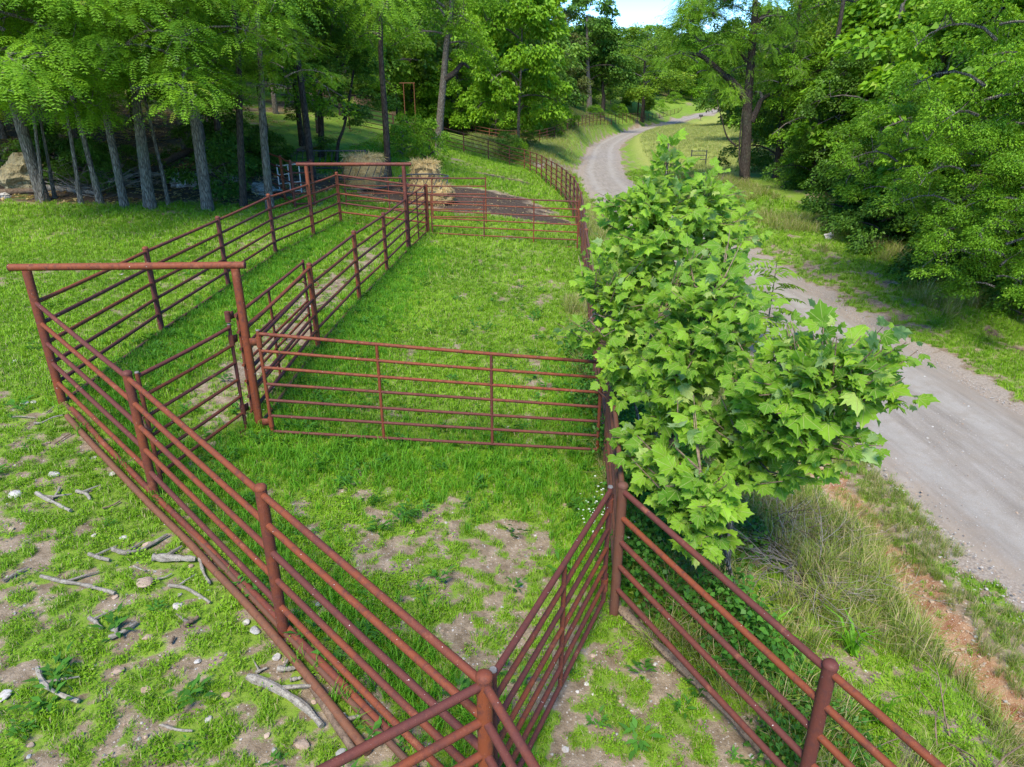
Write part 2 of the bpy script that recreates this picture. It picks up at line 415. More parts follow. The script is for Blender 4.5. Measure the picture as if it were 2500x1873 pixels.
# correction: the softened kernel shifts the fit a little; refit weights against the kernel actually used
_n = len(CP); _D = np.sqrt((CP[:, None, 0] - CP[None, :, 0]) ** 2 + (CP[:, None, 1] - CP[None, :, 1]) ** 2 + 1.0)
_A = np.zeros((_n + 3, _n + 3)); _A[:_n, :_n] = _D - np.eye(_n) * 0.01; _A[:_n, _n] = 1; _A[:_n, _n + 1:] = CP[:, :2]; _A[_n, :_n] = 1; _A[_n + 1:, :_n] = CP[:, :2].T
_W = np.linalg.solve(_A, np.concatenate([CP[:, 2], [0, 0, 0]]))
def gz(x, y): return float(terrain(np.array([x]), np.array([y]))[0])

PT = rad(22.26)
def hit(px, py):
    """where the sight line of a photograph pixel meets the terrain"""
    u = (px - 1250) / 1650; v = -(py - 936.5) / 1650
    d = np.array([u, math.cos(PT) + v * math.sin(PT), -math.sin(PT) + v * math.cos(PT)])
    t = np.concatenate([np.arange(1, 30, 0.03), np.arange(30, 300, 0.2)])
    X, Y, Z = d[0] * t, d[1] * t, 4.66 + d[2] * t
    T = terrain(X, Y); b = np.where(Z < T)[0]
    i = b[0] if len(b) else len(t) - 1
    return float(X[i]), float(Y[i]), float(T[i])

def lin_seg(pts, x, y):
    best = np.full(np.shape(x), 1e9)
    for a, b in zip(pts[:-1], pts[1:]):
        dx, dy = b[0] - a[0], b[1] - a[1]; t = np.clip(((x - a[0]) * dx + (y - a[1]) * dy) / (dx * dx + dy * dy), 0, 1)
        best = np.minimum(best, np.hypot(x - a[0] - t * dx, y - a[1] - t * dy))
    return best

# ------------------------------------------------------------------ ground cover masks (where soil, mud, litter and grass are)
def masks(x, y):
    x = np.asarray(x, float); y = np.asarray(y, float)
    n1 = fbm(x, y, 0.55, 4); n2 = fbm(x + 50, y, 1.7, 4); n3 = fbm(x, y + 80, 4.5, 3)
    rd, rz, sg = road_d(x, y); rd = rd.reshape(x.shape); sg = sg.reshape(x.shape)
    nf = 1 - sst(7.0, 9.5, y); g = 0.80 - .05 * nf; n4 = fbm(x + 33, y + 7, 9.0, 2)
    # bare soil inside the near pen
    pen = np.exp(-(((x + 0.2) / 1.9) ** 2 + ((y - 5.2) / 1.9) ** 2)); g -= 0.17 * pen
    g -= 0.22 * np.exp(-(((x - 0.6) / 2.0) ** 2 + ((y - 3.0) / 1.5) ** 2))
    g -= 0.16 * np.exp(-(((x - 0.4) / .7) ** 2 + ((y - 10.5) / 2.6) ** 2))
    g -= 0.36 * np.exp(-(((x - 0.4) / 1.5) ** 2 + ((y - 16.4) / 1.1) ** 2))
    # trodden strip in the alley
    ax = np.interp(y, [7, 9, 12, 16, 20], [-4.0, -4.15, -4.2, -4.1, -3.9])
    g -= 0.52 * np.exp(-((x - ax) / 0.62) ** 2) * sst(6.8, 8.5, y) * (1 - sst(18, 20, y))
    # worn turf left of the pens
    lf = sst(-1.2, -3.5, x + 0.93 * (y - 4)) if False else (1 - sst(7.0, 10, y)) * (1 - sst(-3, 0.5, x + (y - 2.96) * 1.09))
    g -= 0.20 * lf
    g -= 0.10 * (x < -6.5) * sst(9, 13, y)
    # lush strips along the fences
    lush = np.exp(-(lin_seg([(-5.65, 9), (-5.7, 17), (-5.2, 21)], x, y) / 0.5) ** 2)
    lush = np.maximum(lush, np.exp(-(lin_seg([(-3.1, 8.6), (-2.95, 14), (-2.6, 19.5)], x, y) / 0.55) ** 2))
    lush = np.maximum(lush, np.exp(-(lin_seg([(-3.2, 7.9), (0.6, 8.0)], x, y) / 0.75) ** 2))
    lush = np.maximum(lush, 0.8 * np.exp(-(lin_seg([(-5.2, 8.3), (-3.6, 6.9), (-1.4, 4.9), (-.2, 3.6)], x, y) / 0.35) ** 2))
    lush = np.maximum(lush, 0.7 * np.exp(-(lin_seg([(0.9, 6), (1.1, 12)], x, y) / 0.35) ** 2))
    g += 0.7 * lush
    g += 0.35 * (n1 - 0.5) + 0.6 * (n2 - 0.5) + (0.95 + .5 * nf) * (n3 - 0.5) + (0.9 + 1.3 * nf) * (n4 - .5)
    # mud round the hay
    mud = np.maximum(1.3 - np.hypot((x + 2.4) / 3.4, (y - 28.3) / 2.6), 1.25 - np.hypot((x + 0.2) / 2.0, (y - 39.5) / 1.6))
    mud = np.maximum(mud, 1.2 - np.hypot((x - 0.6) / 1.9, (y - 26.2) / 0.9))
    mud = np.clip((mud + 0.7 * (n2 - 0.5)) * 2.0, 0, 1); g -= 1.6 * mud
    # forest floor on the left and under the right-hand trees
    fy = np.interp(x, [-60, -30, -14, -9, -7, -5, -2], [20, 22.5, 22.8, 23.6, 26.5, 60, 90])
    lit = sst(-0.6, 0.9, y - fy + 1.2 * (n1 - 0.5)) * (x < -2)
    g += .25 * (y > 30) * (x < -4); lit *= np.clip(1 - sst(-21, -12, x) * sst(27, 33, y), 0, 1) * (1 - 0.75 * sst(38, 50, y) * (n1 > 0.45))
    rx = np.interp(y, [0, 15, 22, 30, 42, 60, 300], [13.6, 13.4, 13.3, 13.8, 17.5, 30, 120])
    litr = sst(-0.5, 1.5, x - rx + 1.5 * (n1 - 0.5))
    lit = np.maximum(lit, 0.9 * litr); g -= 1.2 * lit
    # red earth at the gully, dusty margins of the road
    red = np.exp(-((x - 4.75 - (y - 6) * 0.02) / 0.42) ** 2) * sst(-4, 0, y) * (1 - sst(10, 15, y))
    red = np.clip(red * 2.0 * (0.1 + n2 + .5 * (n3 - .5)) - 0.3, 0, 1); g -= .7 * red
    edge = 1 - sst(1.75, 2.15, rd + 0.9 * (n2 - 0.5) + .5 * (n3 - .5) - .35 * (sg > 0) * (y < 30)); g -= 1.3 * edge
    e2 = (1 - sst(2.4, 3.4, rd)) * 0.18; g -= e2
    rut = np.where(sg > 0, np.maximum(np.exp(-((rd - 4.3 - 0.5 * (n1 - .5)) / 0.3) ** 2), 0.7 * np.exp(-((rd - 3.0) / 0.35) ** 2)), 0) * (1 - sst(26, 34, y)) * sst(.45, .6, n2 + .3 * (n3 - .5))
    mud = np.maximum(mud, 0.6 * rut); g -= 0.8 * rut
    # driveway mouth on the left of the road
    dv = np.clip(1.3 - np.hypot((x - 3.4) / 2.2, (y - 60) / 3.2), 0, 1); g -= dv * 1.6
    meadow = sst(2.6, 4.5, rd) * (sg > 0) * sst(46, 56, y) * (1 - litr)
    stony = np.exp(-(lin_seg([(-6.5, 48), (-3, 45), (-.5, 43)], x, y) / 1.5) ** 2); g -= 0.75 * stony * (n2 > .42)
    return np.clip(g, 0, 1), mud, lit, red, meadow, np.clip(lush, 0, 1), np.clip(edge + dv, 0, 1)

def axis(lo, hi, fa, fb, step, grow=1.09, mx=14):
    mid = list(np.arange(fa, fb, step)); a = []; s = step; p = fa
    while p > lo: s = min(s * grow, mx); p -= s; a.append(p)
    b = []; s = step; p = mid[-1]
    while p < hi: s = min(s * grow, mx); p += s; b.append(p)
    return np.array(a[::-1] + mid + b)
gxs = axis(-420, 420, -9, 12, 0.085, 1.07); gys = axis(-60, 520, 1.5, 22, 0.085, 1.045, 9)
GX, GY = np.meshgrid(gxs, gys); GZ = terrain(GX, GY)
nx, ny = len(gxs), len(gys)
idx = np.arange(nx * ny).reshape(ny, nx)
GF = np.stack([idx[:-1, :-1], idx[:-1, 1:], idx[1:, 1:], idx[1:, :-1]], -1).reshape(-1, 4)

def ground_mat():
    m, nt, out = new_mat('pasture_ground'); N = NT(nt)
    g = N.n('ShaderNodeNewGeometry'); P = g.outputs['Position']
    gr, mud, lit, red, mea, lush, dust = [N.attr(k) for k in ('grass', 'mud', 'litter', 'red', 'meadow', 'lush', 'dust')]
    nA, nB, nC, nD = N.noise(0.9, 5, 0.6, P), N.noise(6, 5, 0.65, P), N.noise(28, 4, 0.7, P), N.noise(110, 3, 0.6, P)
    soil = N.mix(N.mr(nB, 0.35, 0.65), (0.155, 0.112, 0.07), (0.34, 0.26, 0.185))
    soil = N.mix(N.mr(nC, 0.53, 0.66, 0, 0.55), soil, (0.12, 0.085, 0.06))
    soil = N.mix(N.mr(nD, 0.62, 0.7, 0, 0.7), soil, (0.6, 0.54, 0.49))
    soil = N.mix(N.mr(N.vor(20, P), 0.12, 0.2, 0.5, 0), soil, (0.58, 0.52, 0.48))
    grn = N.mix(N.mr(nC, 0.3, 0.7), (0.085, 0.14, 0.022), (0.18, 0.29, 0.03))
    grn = N.mix(N.mr(nA, 0.4, 0.65), grn, (0.20, 0.30, 0.035))
    grn = N.mix(N.mr(nD, 0.55, 0.72, 0, 0.5), grn, (0.22, 0.19, 0.09))
    gf = N.math('ADD', gr, N.math('ADD', N.math('MULTIPLY', N.math('SUBTRACT', nC, 0.5), 0.9), N.math('MULTIPLY', N.math('SUBTRACT', nB, 0.5), 0.6)))
    c = N.mix(N.mr(gf, 0.40, 0.66), soil, grn)
    md = N.mix(N.mr(nC, 0.38, 0.6), (0.028, 0.019, 0.015), (0.095, 0.067, 0.052))
    md = N.mix(N.math('MULTIPLY', N.mr(nC, 0.56, 0.62), N.mr(nB, .4, .6)), md, (0.22, 0.17, 0.12))
    c = N.mix(N.mr(N.math('ADD', mud, N.math('MULTIPLY', N.math('SUBTRACT', nC, 0.5), 0.8)), 0.35, 0.6), c, md)
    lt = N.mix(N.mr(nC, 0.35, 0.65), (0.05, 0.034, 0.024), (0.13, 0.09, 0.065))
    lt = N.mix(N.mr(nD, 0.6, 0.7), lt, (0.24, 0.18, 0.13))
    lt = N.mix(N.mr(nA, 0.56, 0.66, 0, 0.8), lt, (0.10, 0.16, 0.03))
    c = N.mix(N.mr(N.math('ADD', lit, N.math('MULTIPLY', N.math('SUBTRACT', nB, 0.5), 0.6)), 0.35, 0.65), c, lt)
    rdc = N.mix(N.mr(nB, 0.35, 0.65), (0.22, 0.085, 0.04), (0.38, 0.235, 0.14))
    rdc = N.mix(N.mr(nD, 0.55, 0.66), rdc, (0.5, 0.36, 0.26))
    c = N.mix(N.mr(N.math('ADD', red, N.math('MULTIPLY', N.math('SUBTRACT', nC, 0.5), 0.7)), 0.3, 0.5), c, rdc)
    mc = N.mix(N.mr(nB, 0.35, 0.65), (0.21, 0.25, 0.05), (0.36, 0.37, 0.10))
    c = N.mix(mea, c, mc)
    du = N.mix(N.mr(nC, 0.35, 0.65), (0.22, 0.175, 0.14), (0.37, 0.31, 0.26))
    c = N.mix(N.mr(N.math('ADD', dust, N.math('MULTIPLY', N.math('SUBTRACT', nC, 0.5), 0.6)), 0.4, 0.65), c, du)
    h = N.math('ADD', N.math('MULTIPLY', nB, 0.6), N.math('ADD', N.math('MULTIPLY', nC, 0.5), N.math('MULTIPLY', nD, 0.3)))
    N.l(N.pri(c, 0.95, 0.12, N.bump(h, 0.8, 0.03)), out.inputs[0])
    return m
M['ground'] = ground_mat()
gme = mk_mesh('ground', np.stack([GX, GY, GZ], -1).reshape(-1, 3), GF, M['ground'], True)
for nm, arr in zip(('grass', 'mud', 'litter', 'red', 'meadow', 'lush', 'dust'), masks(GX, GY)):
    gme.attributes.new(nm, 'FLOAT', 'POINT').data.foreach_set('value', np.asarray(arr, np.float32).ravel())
obj('ground', gme, kind='structure')

def road_mat():
    m, nt, out = new_mat('gravel_road'); N = NT(nt)
    g = N.n('ShaderNodeNewGeometry'); P = g.outputs['Position']
    u = N.attr('across')
    mp = N.n('ShaderNodeMapping'); mp.inputs['Scale'].default_value = (1, 0.12, 1); N.l(P, mp.inputs[0])
    streak = N.noise(5, 5, 0.6, mp.outputs[0]); trk = N.mr(N.math('ABSOLUTE', N.math('SUBTRACT', N.math('ABSOLUTE', N.math('ADD', u, N.math('MULTIPLY', N.noise(.35, 2, .5, P), .1))), 0.48)), 0.06, 0.2, 0.6, 0); nB = N.noise(3.2, 5, 0.6, P); nC = N.noise(45, 4, 0.7, P); nD = N.noise(160, 2, 0.6, P)
    c = N.mix(N.mr(streak, 0.35, 0.65), (0.225, 0.19, 0.16), (0.325, 0.285, 0.25))
    c = N.mix(trk, c, (0.36, 0.325, 0.29))
    c = N.mix(N.mr(nB, 0.45, 0.65, 0, 0.6), c, (0.27, 0.225, 0.185))
    c = N.mix(N.mr(nD, 0.55, 0.68, 0, 0.55), c, (0.15, 0.135, 0.12))
    c = N.mix(N.mr(nC, 0.56, 0.68, 0, 0.5), c, (0.46, 0.43, 0.40))
    eg = N.mr(N.math('ADD', N.math('ABSOLUTE', u), N.math('MULTIPLY', N.math('SUBTRACT', nB, 0.5), 0.5)), 0.62, 0.95)
    c = N.mix(N.math('MULTIPLY', eg, 0.5), c, (0.30, 0.235, 0.185))
    h = N.math('ADD', N.math('MULTIPLY', streak, 0.4), N.math('ADD', nC, N.math('MULTIPLY', nD, 0.6)))
    N.l(N.pri(c, 0.93, 0.15, N.bump(h, 0.6, 0.015)), out.inputs[0])
    return m
M['road'] = road_mat()
# the road follows its centre line, slightly crowned, with two worn wheel tracks and ragged margins
rv, rf, ru = [], [], []
K = 17
RR = _catmull(ROAD, 60)
RR = RR[(RR[:, 1] > -30)]
for i, c in enumerate(RR):
    t = RR[min(i + 1, len(RR) - 1)] - RR[max(i - 1, 0)]; t = t / np.hypot(t[0], t[1]); nrm = np.array([t[1], -t[0]])
    wl = ROADW - .12 + 0.30 * (vnoise(c[1], 3.0, 0.9) - 0.5) + 0.25 * (vnoise(c[1], 30.0, 3.1) - 0.5)
    wr = ROADW + .1 + 0.30 * (vnoise(c[1], 9.0, 0.8) - 0.5) + 0.25 * (vnoise(c[1], 60.0, 2.7) - 0.5)
    for k in range(K):
        s = -1 + 2 * k / (K - 1); d = s * (wr if s > 0 else wl)
        z = c[2] + 0.035 * (1 - s * s) - 0.032 * math.exp(-((abs(d) - 0.82) / 0.22) ** 2) + 0.02 * (vnoise(c[0] + d, c[1], 1.7) - .5) - (0.09 if abs(s) > 0.99 else 0)
        rv.append((c[0] + nrm[0] * d, c[1] + nrm[1] * d, z)); ru.append(s)
for i in range(len(RR) - 1):
    for k in range(K - 1): rf.append((i * K + k, i * K + k + 1, (i + 1) * K + k + 1, (i + 1) * K + k))
rme = mk_mesh('road', rv, np.array(rf), M['road'], True)
rme.attributes.new('across', 'FLOAT', 'POINT').data.foreach_set('value', np.array(ru, np.float32))
obj('road', rme, kind='structure')

# ------------------------------------------------------------------ leaves
def norm(a): return a / (np.linalg.norm(a, axis=-1, keepdims=True) + 1e-9)
def leaves(P, D, Nn, L, W, fold=0.25):
    """rhombic folded leaves: P base, D direction, Nn upward normal"""
    D = norm(D); Sd = norm(np.cross(D, Nn)); U = np.cross(Sd, D)
    L = L[:, None]; W = W[:, None]
    v0 = P; v1 = P + D * L * 0.45 + Sd * W * 0.5 + U * W * fold; v2 = P + D * L - U * L * 0.12; v3 = P + D * L * 0.45 - Sd * W * 0.5 + U * W * fold
    V = np.stack([v0, v1, v2, v3], 1).reshape(-1, 3)
    n = len(P); F = np.arange(n * 4).reshape(n, 4)
    return V, F
def fronds(P, D, L, rng, pairs=6, lw=0.032, ll=0.10):
    """compound leaves with drooping rachis and paired leaflets"""
    n = len(P); D = norm(D); up = np.array([0, 0, 1.0]); Sd = norm(np.cross(D, up) + rng.normal(0, .15, (n, 3))); 
    Ps, Ds, Ns, Ls, Ws = [], [], [], [], []
    for k in range(pairs):
        t = (k + 0.6) / pairs
        q = P + D * (L * t)[:, None]; q[:, 2] -= 0.38 * L * t * t
        dirn = D.copy(); dirn[:, 2] -= 0.76 * t; dirn = norm(dirn)
        nn = norm(np.cross(Sd, dirn))
        sc = (1.0 - 0.5 * abs(t - 0.45)) * L / 0.42
        for s in (-1, 1):
            Ps.append(q); Ds.append(dirn * 0.45 + Sd * s + up * -0.15 + rng.normal(0, .1, (n, 3))); Ns.append(nn); Ls.append(ll * sc); Ws.append(lw * sc)
    Ps.append(q); Ds.append(dirn); Ns.append(nn); Ls.append(ll * sc); Ws.append(lw * sc)
    m = len(Ps); V, F = leaves(np.concatenate(Ps), np.concatenate(Ds), np.concatenate(Ns), np.concatenate(Ls), np.concatenate(Ws), 0.12)
    return V, F, m

def crown_proto(name, seed, R, Hc, mat, nclump, per, leaf='simple', L=0.11, W=0.06, prof='round', droop=0.2, clr=0.6, barkm='bark', flat=1.0):
    """limbs and foliage round the origin (z=0 is where the crown starts)"""
    rng = np.random.default_rng(seed); rnd = random.Random(seed)
    mb = MB(); cen = []
    nl = max(7, int(nclump / 9))
    for i in range(nl):
        t = (i + 0.5) / nl; h = Hc * (0.02 + 0.86 * t); az = i * 2.399 + rnd.uniform(-.4, .4)
        if prof == 'round': pr = math.sqrt(max(0.03, 1 - (2 * t - 0.85) ** 2 / 1.5))
        elif prof == 'low': pr = 1.05 - 0.6 * t
        elif prof == 'cone': pr = 1.0 - 0.85 * t
        else: pr = 0.5 + 0.5 * t
        LL = R * pr * rnd.uniform(.75, 1.12); rise = rnd.uniform(.2, .85) if prof != 'cone' else 0.0
        pts = []; 
        for s in range(6):
            q = s / 5; w_ = rnd.uniform(-.12, .12) * LL * q
            pts.append((math.cos(az) * LL * q - math.sin(az) * w_, math.sin(az) * LL * q + math.cos(az) * w_, h + LL * (rise * q - (droop + rise * .6) * q * q)))
        r0 = 0.012 * LL + 0.028
        mb.tube(pts, [r0 * (1 - .8 * s / 5) for s in range(6)], 5, False)
        k = max(3, int(nclump / nl))
        for j in range(k):
            q = rnd.uniform(.35, 1.02) ** .8; i0 = min(int(q * 5), 4); f = q * 5 - i0
            b = np.array(pts[i0]) * (1 - f) + np.array(pts[i0 + 1]) * f
            off = rng.normal(0, 1, 3); off[2] *= 1.25; off = off / np.linalg.norm(off) * rnd.uniform(.2, .34) * LL * (0.6 if q > .9 else 1)
            c = b + off; cen.append((c, clr * rnd.uniform(.7, 1.35)))
            mid = (b + c) / 2 + rng.normal(0, .05, 3)
            mb.tube([b, mid, c], [r0 * .3, r0 * .2, .008], 4, False)
    Pn, Dn, Tn, Ns = [], [], [], []
    for c, r in cen:
        u = norm(rng.normal(0, 1, (per, 3))); u[:, 2] = np.abs(u[:, 2]) * 1.0 - 0.35
        rr = r * rng.uniform(.35, 1.0, (per, 1)) ** .6
        p = c + u * rr * np.array([1, 1, flat]); Pn.append(p)
        d = u.copy(); d[:, 2] = d[:, 2] * .3 - 0.45; out_ = norm(np.array([c[0], c[1], 0.0]) + 1e-6); d += out_ * 0.6 + rng.normal(0, .35, (per, 3)); Dn.append(d)
        Tn.append(np.clip(rng.normal(.45 + rng.normal(0, .12), .2, per), 0, .99)); Ns.append(norm(np.array([0, 0, 1.0]) + rng.normal(0, .6, (per, 3)) + u * .7))
    P_, D_, T_, N_ = map(np.concatenate, (Pn, Dn, Tn, Ns)); n = len(P_)
    if leaf == 'simple':
        V, F = leaves(P_, D_, N_, L * rng.uniform(.7, 1.3, n), W * rng.uniform(.7, 1.3, n)); tint = np.repeat(T_, 4)
    else:
        V, F, m_ = fronds(P_, D_, L * rng.uniform(.75, 1.3, n), rng, lw=W, ll=W * 3.2); tint = np.repeat(np.tile(T_, m_), 4)
    crown = mk_mesh(name, V, F, mat, False, tint)
    return crown, mb.mesh(name + '_branches', M[barkm], True)

CR = {}
CR['walA'] = crown_proto('walnut_crown', 1, 4.3, 9.0, M['walnut'], 95, 38, 'frond', .42, .034, 'low', .3, .75)
CR['walB'] = crown_proto('walnut_crown', 2, 3.6, 8.0, M['walnut'], 80, 38, 'frond', .40, .034, 'low', .34, .7)
CR['walC'] = crown_proto('walnut_crown', 3, 2.4, 4.5, M['walnut'], 44, 34, 'frond', .36, .032, 'round', .3, .6)
CR['oakA'] = crown_proto('oak_crown', 4, 4.2, 10, M['oak'], 120, 190, 'simple', .14, .085, 'round', .2, .75)
CR['oakB'] = crown_proto('oak_crown', 5, 3.2, 8, M['deep'], 90, 190, 'simple', .14, .085, 'low', .25, .7, 'bark_dark')
CR['dullA'] = crown_proto('grey_green_crown', 6, 4.2, 11, M['dull'], 120, 190, 'simple', .15, .07, 'round', .2, .75)
CR['limeA'] = crown_proto('lime_crown', 7, 5.2, 10, M['lime'], 110, 150, 'simple', .26, .13, 'round', .3, 1.0)
CR['elmA'] = crown_proto('elm_crown', 8, 4.2, 9.0, M['elm'], 150, 190, 'simple', .14, .07, 'round', .35, .75)
CR['elmB'] = crown_proto('elm_crown', 9, 3.4, 8.0, M['elm'], 115, 210, 'simple', .14, .065, 'round', .4, .65)
CR['farA'] = crown_proto('far_crown', 10, 5.2, 13, M['oak'], 110, 85, 'simple', .36, .22, 'round', .15, 1.0)
CR['farB'] = crown_proto('far_crown', 12, 4.6, 12, M['elm'], 100, 85, 'simple', .36, .22, 'round', .2, 1.0)
CR['farC'] = crown_proto('far_crown', 13, 5.0, 12, M['deep'], 110, 85, 'simple', .36, .22, 'low', .2, 1.0, 'bark_dark')
CR['cedar'] = crown_proto('cedar_crown', 14, 3.2, 11, M['cedar'], 110, 110, 'simple', .22, .08, 'cone', .1, .7, 'bark_dark')
CR['maple'] = crown_proto('young_maple_crown', 15, 3.6, 8.5, M['elm'], 95, 120, 'simple', .24, .18, 'round', .2, .8)
CR['mapleB'] = crown_proto('leafy_maple_crown', 19, 4.2, 9, M['elm'], 150, 150, 'simple', .27, .2, 'round', .22, .85)
CR['bushA'] = crown_proto('shrub', 16, 1.3, 2.0, M['oak'], 34, 110, 'simple', .11, .06, 'round', .2, .42)
CR['bushB'] = crown_proto('shrub', 17, 1.3, 1.7, M['elm'], 34, 110, 'simple', .12, .07, 'round', .2, .42)
CR['bushC'] = crown_proto('shrub', 18, 1.5, 2.4, M['deep'], 40, 120, 'simple', .12, .07, 'low', .2, .45, 'bark_dark')

def trunk_mesh(pts, r0, r1, seg=9, mat='bark', flare=1.35):
    mb = MB(); P = [Vector(p) for p in pts]; q = []
    # smooth the path
    arr = np.array([tuple(p) for p in P]); sm = _catmull(arr, 5) if len(arr) > 2 else np.array([arr[0] + (arr[1] - arr[0]) * k / 6 for k in range(7)])
    n = len(sm); rs = []
    for i in range(n):
        t = i / (n - 1); rr = r0 + (r1 - r0) * t
        if sm[i][2] - sm[0][2] < 0.6: rr *= 1 + (flare - 1) * (1 - (sm[i][2] - sm[0][2]) / 0.6)
        rs.append(rr)
    mb.tube([tuple(s) for s in sm], rs, seg)
    return mb.mesh('trunk', M[mat])

def tree(name, x, y, h, r, crown, cz, cs, label, cat='tree', group=None, lean=(0, 0), path=None, rz=None, bark='bark', extra=None, csz=None):
    """x,y base; h trunk height; cz height where the crown starts; cs crown scale"""
    z = gz(x, y); e = obj(name, None, loc=(x, y, z), label=label, cat=cat, group=group)
    if path is None:
        wob = [random.uniform(-.12, .12) for _ in range(4)]
        path = [(0, 0, -.3), (lean[0] * .3 + wob[0], lean[1] * .3 + wob[1], h * .3), (lean[0] * .65 + wob[2], lean[1] * .65 + wob[3], h * .65), (lean[0], lean[1], h)]
    obj('trunk', trunk_mesh(path, r, r * .3 + .015, 10 if y < 60 else 6, bark), e)
    top = path[-1]
    # trunk position at the height where the crown starts
    cx = cy = 0
    for a, b in zip(path[:-1], path[1:]):
        if a[2] <= cz <= b[2]: f = (cz - a[2]) / (b[2] - a[2]); cx, cy = a[0] + (b[0] - a[0]) * f, a[1] + (b[1] - a[1]) * f
    if crown:
        rz = random.uniform(0, 6.28) if rz is None else rz
        sc = (cs, cs, csz or cs)
        obj('crown', CR[crown][0], e, (cx, cy, cz), (0, 0, rz), sc)
        obj('branches', CR[crown][1], e, (cx, cy, cz), (0, 0, rz), sc)
    return e
def bush(name, x, y, crown, s, label, cat='shrub', group=None, sz=None):
    z = gz(x, y); e = obj(name, None, loc=(x, y, z - .05), rot=(0, 0, random.uniform(0, 6.28)), scale=(s, s, sz or s), label=label, cat=cat, group=group)
    obj('foliage', CR[crown][0], e); obj('branches', CR[crown][1], e)
    return e
def at(px, y):
    """x of a photograph column at ground distance y"""
    x = 0
    for _ in range(4):
        z = gz(x, y); d = y * math.cos(PT) - (z - 4.66) * math.sin(PT); x = (px - 1250) / 1650 * d
    return x
def pixz_(py, y):
    """height that shows on photograph row py at distance y"""
    v = -(py - 936.5) / 1650; return 4.66 + y * (-math.sin(PT) + v * math.cos(PT)) / (math.cos(PT) + v * math.sin(PT))
def pixpath(pts, y, y1=None):
    """trunk path from rows/columns read off the photograph at distance y, relative to its base"""
    out = []
    for i, (px, py) in enumerate(pts):
        yy = y + ((y1 if y1 is not None else y) - y) * i / (len(pts) - 1)
        z = pixz(py, yy); d = yy * math.cos(PT) - (z - 4.66) * math.sin(PT); out.append(((px - 1250) / 1650 * d, yy, z))
    b = out[0]; return b, [(p[0] - b[0], p[1] - b[1], p[2] - b[2]) for p in out]
def ztree(name, pts, y, r, crown, cz, cs, label, top=14, rz=None, bark='bark', group=None, csz=None, y1=None):
    b, path = pixpath(pts, y, y1); zz = gz(b[0], b[1]); dz = b[2] - zz
    path = [(p[0], p[1], p[2] + (dz if i else -.3)) for i, p in enumerate(path)]
    if path[-1][2] < top:
        a, c = path[-2], path[-1]; k = (top - c[2]); sx = (c[0] - a[0]) / max(c[2] - a[2], .5)
        path.append((c[0] + sx * k * .6, c[1], top))
    return tree(name, b[0], b[1], 0, r, crown, cz, cs, label, path=path, rz=rz, bark=bark, group=group, csz=csz)

# ---- named trees of the left wood (bases read from the photograph)
def r1(x, y): return (x / 2.458, y / 2.458)
def r2(x, y): return (800 + x / 2.458, y / 2.458)
def r3(x, y): return (1600 + x / 2.458, y / 2.458)
ztree('walnut_tree', [r1(740, 1205), r1(680, 900), r1(620, 640), r1(560, 480)], 22.3, .14, 'walA', 3.6, .9, 'leaning grey trunk left of the thickest upright one at the lawn edge', rz=1.0)
ztree('walnut_tree', [r1(890, 1210), r1(855, 900), r1(820, 640), r1(770, 330)], 22.2, .20, 'walB', 3.9, .95, 'thickest upright grey trunk at the edge of the lawn, left of centre of the wood', rz=2.2)
ztree('walnut_tree', [r1(1235, 1200), r1(1190, 850), r1(1125, 420), r1(1080, 150), r1(1035, 0)], 22.2, .19, 'walB', 7.6, .8, 'tall grey walnut leaning left with long bare trunk showing up to the frame edge', rz=3.7, csz=.9)
ztree('thin_tree', [r1(1008, 1200), r1(965, 1000), r1(935, 880)], 22.6, .075, 'walC', 3.2, 1.0, 'slim leaning trunk between the two thick grey trunks at the lawn edge', top=8, rz=.3)
ztree('thin_tree', [r1(595, 1188), r1(560, 1050), r1(530, 940)], 22.6, .13, 'walB', 3.3, .85, 'dark medium trunk left of the leaning grey walnut, among thin stems', top=11, rz=5.0)
ztree('thin_tree', [r1(478, 1190), r1(462, 1090), r1(448, 970)], 22.4, .09, 'walC', 3.0, 1.0, 'thin pale trunk standing beside the fallen log near the big rock', top=8, rz=1.9, bark='bark')
ztree('thin_tree', [r1(232, 1160), r1(240, 1050), r1(235, 950)], 22.6, .08, 'walC', 3.1, 1.0, 'thin trunk growing right beside the yellow boulder', top=8, rz=4.1)
ztree('thin_tree', [r1(318, 1145), r1(300, 1040), r1(285, 940)], 23.5, .07, 'elmB', 2.6, .8, 'thin dark stem between the yellow boulder and the pale trunk', top=8, rz=0.1)
ztree('hickory_tree', [r1(1448, 1175), r1(1440, 800), r1(1428, 300), r1(1400, 60)], 22.9, .125, 'walC', 6.8, 1.5, 'straight dark trunk in front of the grey boulders, with fork high up', rz=2.0, bark='bark_dark')
ztree('hickory_tree', [r1(1608, 1170), r1(1585, 850), r1(1568, 560), r1(1555, 250)], 22.6, .14, 'walC', 4.8, 1.15, 'grey trunk wrapped in ivy above, just left of the holding corral posts', rz=2.8)
ztree('hickory_tree', [r1(1875, 1060), r1(1840, 760), r1(1800, 450), r1(1750, 60)], 29, .16, 'walB', 6.2, 1.0, 'tall dark trunk leaning left behind the far portal left post', rz=.9, bark='bark_dark')
ztree('oak_tree', [r1(1928, 952), r1(1925, 700), r1(1918, 480)], 34, .16, 'oakA', 3.6, .9, 'dark trunk behind the portal, left of the forked sapling on the grassy slope', top=12, rz=.2, bark='bark_dark')
ztree('oak_tree', [r1(2010, 955), r1(2030, 860), r1(2070, 740)], 33, .09, 'oakB', 1.6, .62, 'small dark leaning sapling on the slope behind the far portal', top=4, rz=1.2, bark='bark_dark')
